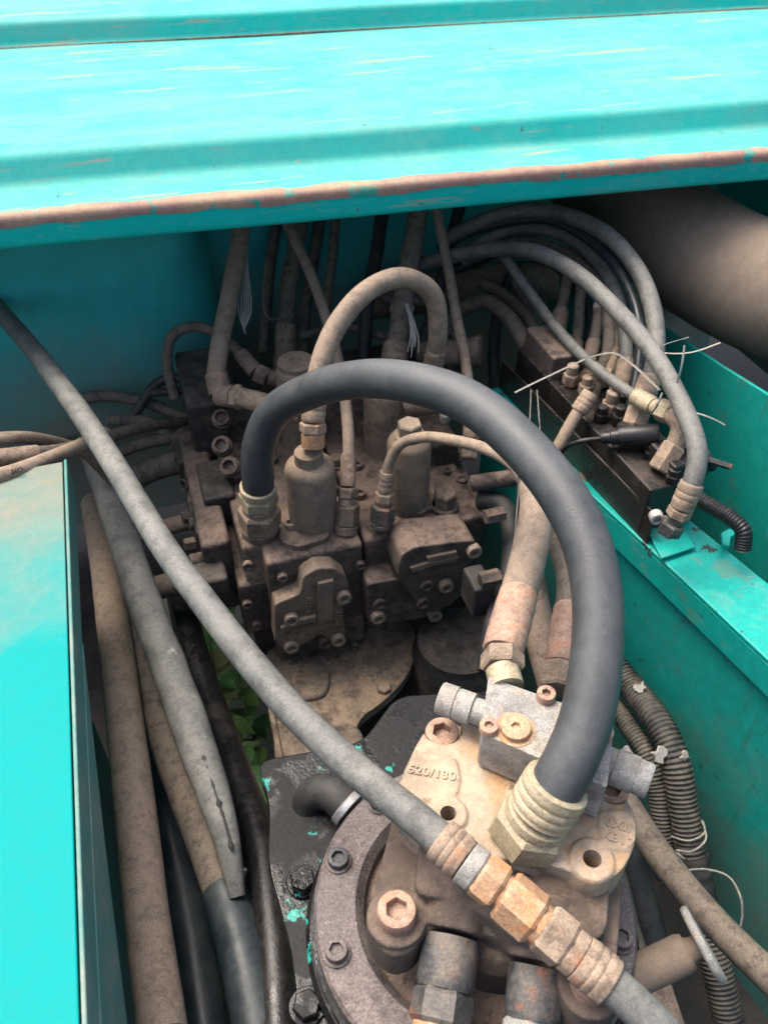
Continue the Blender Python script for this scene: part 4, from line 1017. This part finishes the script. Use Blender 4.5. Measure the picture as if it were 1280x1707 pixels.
lathe('connector', at(1000, 731, 1.165), at(1030, 728, 1.158) - at(1000, 731, 1.165), [(0, .007), (.004, .009), (.014, .009), (.015, .011), (.026, .011)], 'plastic', so_)
tube('cable', [at(1002, 731, 1.165), at(970, 735, 1.17), at(944, 745, 1.19), (at(930, 765, 1.22))], 0.0035, 'plastic', so_, n=8)

G = 'pilot hoses at the manifold'
hose('pilot_hose', 'outermost pilot hose sweeping over the manifold to a fitting on its near end', [(690, 444, 1.48), (790, 418, 1.41), (880, 418, 1.33), (950, 450, 1.27), (1030, 520, 1.19), (1090, 590, 1.13), (1140, 680, 1.07), (1163, 755, 1.035), (1152, 812, 1.035), (1128, 862, 1.055), (1112, 888, 1.07)], 0.0125, 'rubber_worn', end=[('nut', .018, .0165, 'steel_dark'), ('neck', .008, .011, 'steel_dark'), ('nut', .014, .0155, 'dust_fit'), ('ferrule', .036, .0148, 'dust_fit')], group=G)
hose('pilot_hose', 'slim pilot hose slanting down to a tan elbow fitting on the manifold', [(835, 420, 1.42), (870, 470, 1.38), (920, 540, 1.32), (975, 600, 1.26), (1040, 650, 1.19), (1090, 678, 1.145), (1118, 690, 1.125), (1134, 712, 1.115), (1122, 748, 1.12), (1098, 785, 1.125)], 0.0085, 'rubber_worn',
     end=[('nut', .040, .0175, 'dust_fit'), ('pipe', .050, .0135, 'dust_fit'), ('nut', .022, .0155, 'brass'), ('collar', .008, .011, 'brass'), ('ferrule', .036, .0128, 'brass')], group=G)
hose('pilot_hose', 'thick dark pilot hose forming the outer right bow under the hood', [(740, 400, 1.50), (820, 362, 1.46), (910, 352, 1.41), (1000, 385, 1.34), (1062, 450, 1.28), (1092, 530, 1.23), (1092, 600, 1.20), (1070, 670, 1.19), (1055, 712, 1.19)], 0.0132, 'rubber_worn', end=[('nut', .028, .019, 'dust_fit'), ('ferrule', .05, .0165, 'dust_fit')], group=G)
hose('pilot_hose', 'second dark pilot hose inside the outer right bow', [(760, 420, 1.54), (850, 384, 1.50), (930, 390, 1.44), (990, 430, 1.39), (1030, 500, 1.33), (1042, 560, 1.29), (1042, 620, 1.26), (1028, 665, 1.245)], 0.0105, 'rubber_worn', end=[('nut', .024, .016, 'dust_fit'), ('ferrule', .045, .0130, 'dust_fit')], group=G)
hose('pilot_hose', 'third dark pilot hose bowing inside to a tan ferrule', [(770, 436, 1.58), (850, 402, 1.54), (920, 410, 1.48), (985, 455, 1.41), (1020, 520, 1.35), (1024, 580, 1.31), (1005, 640, 1.28)], 0.0095, 'rubber_dusty', end=[('nut', .022, .0155, 'brass'), ('ferrule', .045, .0125, 'dust_fit')], group=G)
hose('pilot_hose', 'pilot hose with a white marker band standing on the manifold', [(1000, 420, 1.42), (1001, 480, 1.38), (995, 540, 1.35), (982, 600, 1.325), (972, 640, 1.31)], 0.0095, 'rubber_dusty', end=[('nut', .022, .0145, 'dust_fit'), ('neck', .01, .010, 'dust_fit'), ('nut', .016, .013, 'brass'), ('ferrule', .034, .0120, 'dust_fit')], group=G)
lathe('marker_band', at(1000, 508, 1.365), at(1000, 528, 1.355) - at(1000, 508, 1.365), [(0, .0112), (.012, .0112)], 'tape', [o for o in bpy.data.objects if o.get('label') == 'pilot hose with a white marker band standing on the manifold'][0])
hose('pilot_hose', 'short upright pilot hose left of the marker band hose', [(972, 430, 1.46), (966, 500, 1.42), (962, 560, 1.38), (952, 620, 1.35)], 0.0090, 'rubber_dusty', end=[('nut', .022, .014, 'dust_fit'), ('ferrule', .04, .0118, 'dust_fit')], group=G)
hose('pilot_hose', 'leftmost upright pilot hose with a long ferrule on the manifold', [(958, 400, 1.48), (948, 460, 1.45), (936, 520, 1.42), (924, 585, 1.39)], 0.0100, 'rubber_dusty', end=[('nut', .024, .016, 'dust_fit'), ('ferrule', .06, .0135, 'dust_fit')], group=G)
hose('pilot_hose', 'pale pilot hose leaning right onto the manifold middle', [(1010, 500, 1.36), (1014, 540, 1.33), (1012, 590, 1.30), (990, 640, 1.28), (975, 690, 1.265)], 0.0100, 'rubber_dusty', end=[('nut', .02, .015, 'brass'), ('ferrule', .05, .0125, 'dust_fit')], group=G)
hose('pilot_hose', 'short tan line rising from behind the big hose to the manifold side', [(915, 770, 1.22), (935, 735, 1.21), (960, 690, 1.205), (985, 655, 1.20)], 0.0095, 'rubber_tan', end=[('ferrule', .03, .0125, 'dust_fit')], group=G)
hose('pilot_hose', 'dark pilot hose draped along the manifold side towards the shelf', [(880, 600, 1.42), (905, 660, 1.38), (960, 740, 1.30), (975, 800, 1.26), (960, 880, 1.24)], 0.0120, 'rubber_dusty', group=G)
hose('wiring_tube', 'black corrugated tube lying on the shelf right of the manifold', [(1148, 820, 1.13), (1180, 842, 1.11), (1215, 862, 1.09), (1240, 885, 1.08), (1238, 915, 1.09)], 0.0105, 'plastic', cat='conduit', ribs=0.004, n=14)
gm = thing('grommet_clip', 'black rubber grommet clip poking out beyond the manifold', 'clip', at(1165, 770, 1.16))
lathe('grommet', at(1160, 775, 1.16), at(1190, 760, 1.15) - at(1160, 775, 1.16), [(0, .018), (.006, .020), (.012, .017), (.018, .019), (.024, .015)], 'plastic', gm)
prism('tab', [at(x, y, 1.13) for x, y in ((1184, 762), (1222, 774), (1220, 782), (1182, 770))], Vector((0, .01, -.008)), 'steel_dark', gm, bev=0.001)
ties = [('zip tie end pointing right, the upper of two beside the outer hose', [(1098, 580, 1.125), (1115, 572, 1.11), (1148, 562, 1.10)]),
        ('longer zip tie end pointing right, the lower of two beside the outer hose', [(1102, 588, 1.12), (1150, 586, 1.10), (1200, 571, 1.09)]),
        ('zip tie end pointing up beside the outer pilot hose', [(1128, 640, 1.08), (1136, 610, 1.07), (1141, 575, 1.07)]),
        ('long zip tie end stretching left across the manifold', [(980, 596, 1.25), (930, 620, 1.24), (858, 654, 1.24)]),
        ('curved zip tie stub looping above the manifold fittings', [(985, 594, 1.24), (1020, 588, 1.22), (1052, 606, 1.18), (1100, 650, 1.12)]),
        ('zip tie end pointing right against the outer wall', [(1150, 685, 1.06), (1180, 695, 1.06), (1208, 708, 1.07)]),
        ('short zip tie stub by the brass elbow ferrule', [(1085, 690, 1.11), (1096, 675, 1.09), (1104, 655, 1.09)])]
for lab, pts in ties:
    hose('zip_tie', lab, pts, 0.0011, 'tie', cat='zip tie', group='zip ties at the manifold', n=6, squash=(1.6, .6), wob=0)
for i, (px, py, dx) in enumerate(((885, 690, -6), (895, 690, 10))):
    hose('zip_tie', ['thin strap hanging below the manifold, the left of two', 'thin strap hanging below the manifold, the right of two'][i], [(px, 650, 1.30), (px + dx * .5, 700, 1.28), (px + dx, 760, 1.26)], 0.0010, 'tie', cat='zip tie', group='zip ties at the manifold', n=6, wob=0)

# ================================================================== right side harness
hose('corrugated_conduit', 'thick ribbed black conduit running down the right panel', [(1005, 1085, 1.27), (1050, 1145, 1.23), (1095, 1205, 1.17), (1124, 1265, 1.14), (1138, 1340, 1.135), (1150, 1410, 1.135), (1166, 1490, 1.135), (1196, 1620, 1.12), (1222, 1740, 1.11)], 0.0195, 'conduit', cat='conduit', group='ribbed conduits on the right', ribs=0.0062, n=20, wob=0.02)
hose('corrugated_conduit', 'thinner ribbed conduit beside the thick one, nearer the motor', [(1000, 1150, 1.27), (1040, 1200, 1.22), (1075, 1255, 1.18), (1095, 1310, 1.165), (1104, 1380, 1.16), (1112, 1470, 1.17)], 0.0145, 'conduit', cat='conduit', group='ribbed conduits on the right', ribs=0.0052, n=18, wob=0.02)
bw = thing('tape_binding', 'dark cloth tape binding wrapped around the thick conduit', 'tape', at(1160, 1450, 1.13))
tube('wrap', [at(1153, 1425, 1.134), at(1160, 1462, 1.134), at(1168, 1500, 1.134)], lambda u, i: 0.0222 * (1 + .05 * math.sin(i * 1.7)), 'rubber_dark', bw, n=20, step=.005)
def scrap(lab, px, py, d, s):
    pts = []
    for k in range(11):
        a = 2 * math.pi * k / 11
        rr = s * random.choice((.35, .6, 1.0, 1.25))
        pts.append(at(px + rr * math.cos(a), py + rr * math.sin(a), d + random.uniform(-.003, .003)))
    o = prism('tape_scrap', pts, _f * 0.004, 'tape', None, bev=0.0008, seg=1)
    tag(o, lab, 'tape scrap', 'white tape scraps')
scrap('white tape scrap near the top of the thick conduit', 1068, 1146, 1.19, 10)
scrap('torn white tape tuft on the left of the thick conduit bend', 1100, 1260, 1.125, 13)
scrap('torn white tape tuft on the right of the thick conduit bend', 1143, 1262, 1.12, 9)
scrap('small white tape scrap on the thinner conduit', 1048, 1252, 1.17, 7)
hose('wire_loop', 'pale loose wire tied around the conduit, its end hanging down', [(1118, 1395, 1.125), (1150, 1402, 1.11), (1175, 1385, 1.115), (1168, 1365, 1.12), (1176, 1398, 1.11), (1150, 1420, 1.105), (1125, 1418, 1.115), (1140, 1432, 1.11)], 0.0016, 'tie', cat='wire', n=6, wob=0)
hose('wire_loop', 'pale wire tail curling out to the right and drooping along the panel', [(1140, 1452, 1.11), (1180, 1450, 1.10), (1215, 1462, 1.09), (1234, 1495, 1.08), (1236, 1530, 1.08), (1230, 1560, 1.08)], 0.0017, 'tie', cat='wire', n=6, wob=0)
hose('hydraulic_hose', 'long brown hose slanting from behind the motor to the lower right corner', [(1010, 1290, 1.08), (1050, 1350, 1.06), (1105, 1430, 1.02), (1170, 1512, .98), (1230, 1578, .94), (1310, 1655, .90)], 0.0180, 'rubber_dusty', n=24)
hose('hydraulic_hose', 'dark hose dropping steeply between the motor and the conduits', [(1030, 1370, 1.14), (1060, 1470, 1.13), (1085, 1560, 1.12), (1110, 1740, 1.10)], 0.0230, 'rubber_dark', n=20)
hose('hydraulic_hose', 'dark hose deep in the right corner below the pin', [(1015, 1450, 1.08), (1045, 1560, 1.08), (1080, 1650, 1.07), (1130, 1760, 1.06)], 0.0200, 'rubber_dusty', n=20)
pin = thing('locking_pin', 'dusty steel pin with a thin round disc head at the lower right', 'pin', at(1045, 1634, .775))
a = at(1038, 1638, .778); b = at(1148, 1586, .770); ax = b - a; L = ax.length
lathe('shaft', a, ax, [(0, .0175), (L * .90, .0175), (L * .95, .0168), (L, .0150)], 'duct', pin, n=32)
lathe('neck', b, ax, [(0, .0125), (.004, .0105), (.012, .0105)], 'duct', pin, n=24)
lathe('disc_head', b + ax.normalized() * .010, ax, [(0, .028), (.001, .0330), (.003, .0345), (.006, .0345), (.008, .0330), (.0085, .012)], 'zinc', pin, n=40)
pm = prism('support_plate', [at(*zp(x, y, -1.05)) for x, y in ((1035, 1600), (1120, 1640), (1160, 1760), (1060, 1760))], (0, 0, -0.012), 'iron_brown', None, bev=0.003)
tag(pm, 'brown dusty plate below the pin at the bottom right', 'plate')

# black elbow at the gearbox rim
el = hose('elbow_pipe', 'black oily elbow pipe curling out beside the gearbox rim', [(530, 1400, .99), (512, 1360, .965), (520, 1326, .95), (550, 1322, .935), (585, 1352, .925)], 0.020, 'rubber_dark', cat='pipe', end=[('collar', .010, .022, 'steel_bright')], n=24, wob=0)
st = hose('steel_rod', 'short pale rod stub standing beside the black oily hose', [(398, 1490, .965), (404, 1465, .955), (408, 1450, .95)], 0.003, 'tie', cat='rod', n=8)

# ---- further lines crowding the back of the bay
X = 'dim lines under the hood'
for lab, pts, r, m in (
    ('dim upright line between the second upright hose and the slanting hose', [(560, 330, 1.62), (556, 420, 1.60), (545, 500, 1.59), (540, 580, 1.60)], .0095, 'rubber_dusty'),
    ('dim line crossing behind the arched hose from left to right', [(500, 560, 1.60), (580, 545, 1.60), (640, 560, 1.58), (700, 575, 1.58)], .0085, 'rubber_dusty'),
    ('dim upright hose just left of the thick taped upright', [(640, 330, 1.60), (628, 420, 1.58), (612, 500, 1.57), (606, 600, 1.57)], .0130, 'rubber_dark'),
    ('dim hose leaning behind the thin straight hanging hose', [(770, 330, 1.62), (745, 430, 1.60), (722, 510, 1.58), (700, 600, 1.56)], .0120, 'rubber_dark'),
    ('low dark hose curling beside the rear left section of the valve', [(225, 690, 1.49), (262, 640, 1.48), (300, 632, 1.47), (345, 660, 1.47)], .0090, 'rubber_dark'),
    ('fourth dark pilot hose nested inside the right bow', [(750, 452, 1.62), (840, 420, 1.58), (910, 432, 1.52), (960, 480, 1.46), (985, 540, 1.41), (975, 600, 1.37)], .0095, 'rubber_slate'),
    ('thin dark pilot line hugging the underside of the outer bow', [(730, 412, 1.52), (820, 376, 1.48), (910, 368, 1.43), (985, 404, 1.37), (1040, 465, 1.31), (1066, 540, 1.27), (1064, 610, 1.25), (1050, 680, 1.235)], .0080, 'rubber_slate'),
    ('thin dark pilot line crossing the bows towards the brown duct', [(900, 345, 1.55), (960, 400, 1.48), (1010, 470, 1.42), (1060, 560, 1.34), (1075, 640, 1.28)], .0075, 'rubber_slate'),
    ('short dark line diving left of the manifold ferrules', [(860, 470, 1.56), (880, 520, 1.52), (886, 570, 1.47), (884, 620, 1.43)], .0100, 'rubber_dusty'),
    ('dark line running low along the inner side of the manifold', [(868, 610, 1.46), (900, 690, 1.40), (940, 770, 1.34), (958, 840, 1.31), (950, 930, 1.28)], .0100, 'rubber_dark'),
):
    hose('pilot_hose', lab, pts, r, m, group=X)

for lab, pts, r, m in (
    ('dim pair hose rising left of the second upright hose', [(470, 320, 1.66), (455, 420, 1.64), (446, 500, 1.63), (440, 590, 1.62)], .0110, 'rubber_dusty'),
    ('dim hose rising just right of the second upright hose', [(540, 330, 1.68), (522, 430, 1.66), (508, 520, 1.65), (506, 610, 1.64)], .0120, 'rubber_dusty'),
    ('dim thin hose crossing low behind the tape strands', [(600, 470, 1.62), (650, 500, 1.60), (720, 505, 1.58), (760, 560, 1.55), (762, 640, 1.52)], .0085, 'rubber_dusty'),
    ('dim hose bending down behind the pipe stub collar', [(860, 440, 1.62), (830, 520, 1.58), (822, 600, 1.55), (830, 690, 1.50)], .0110, 'rubber_dark'),
    ('dim hose drooping at far left above the pale thin hoses', [(180, 700, 1.48), (250, 705, 1.49), (300, 745, 1.48), (340, 760, 1.47)], .0100, 'rubber_dusty'),
):
    hose('pilot_hose', lab, pts, r, m, group=X)
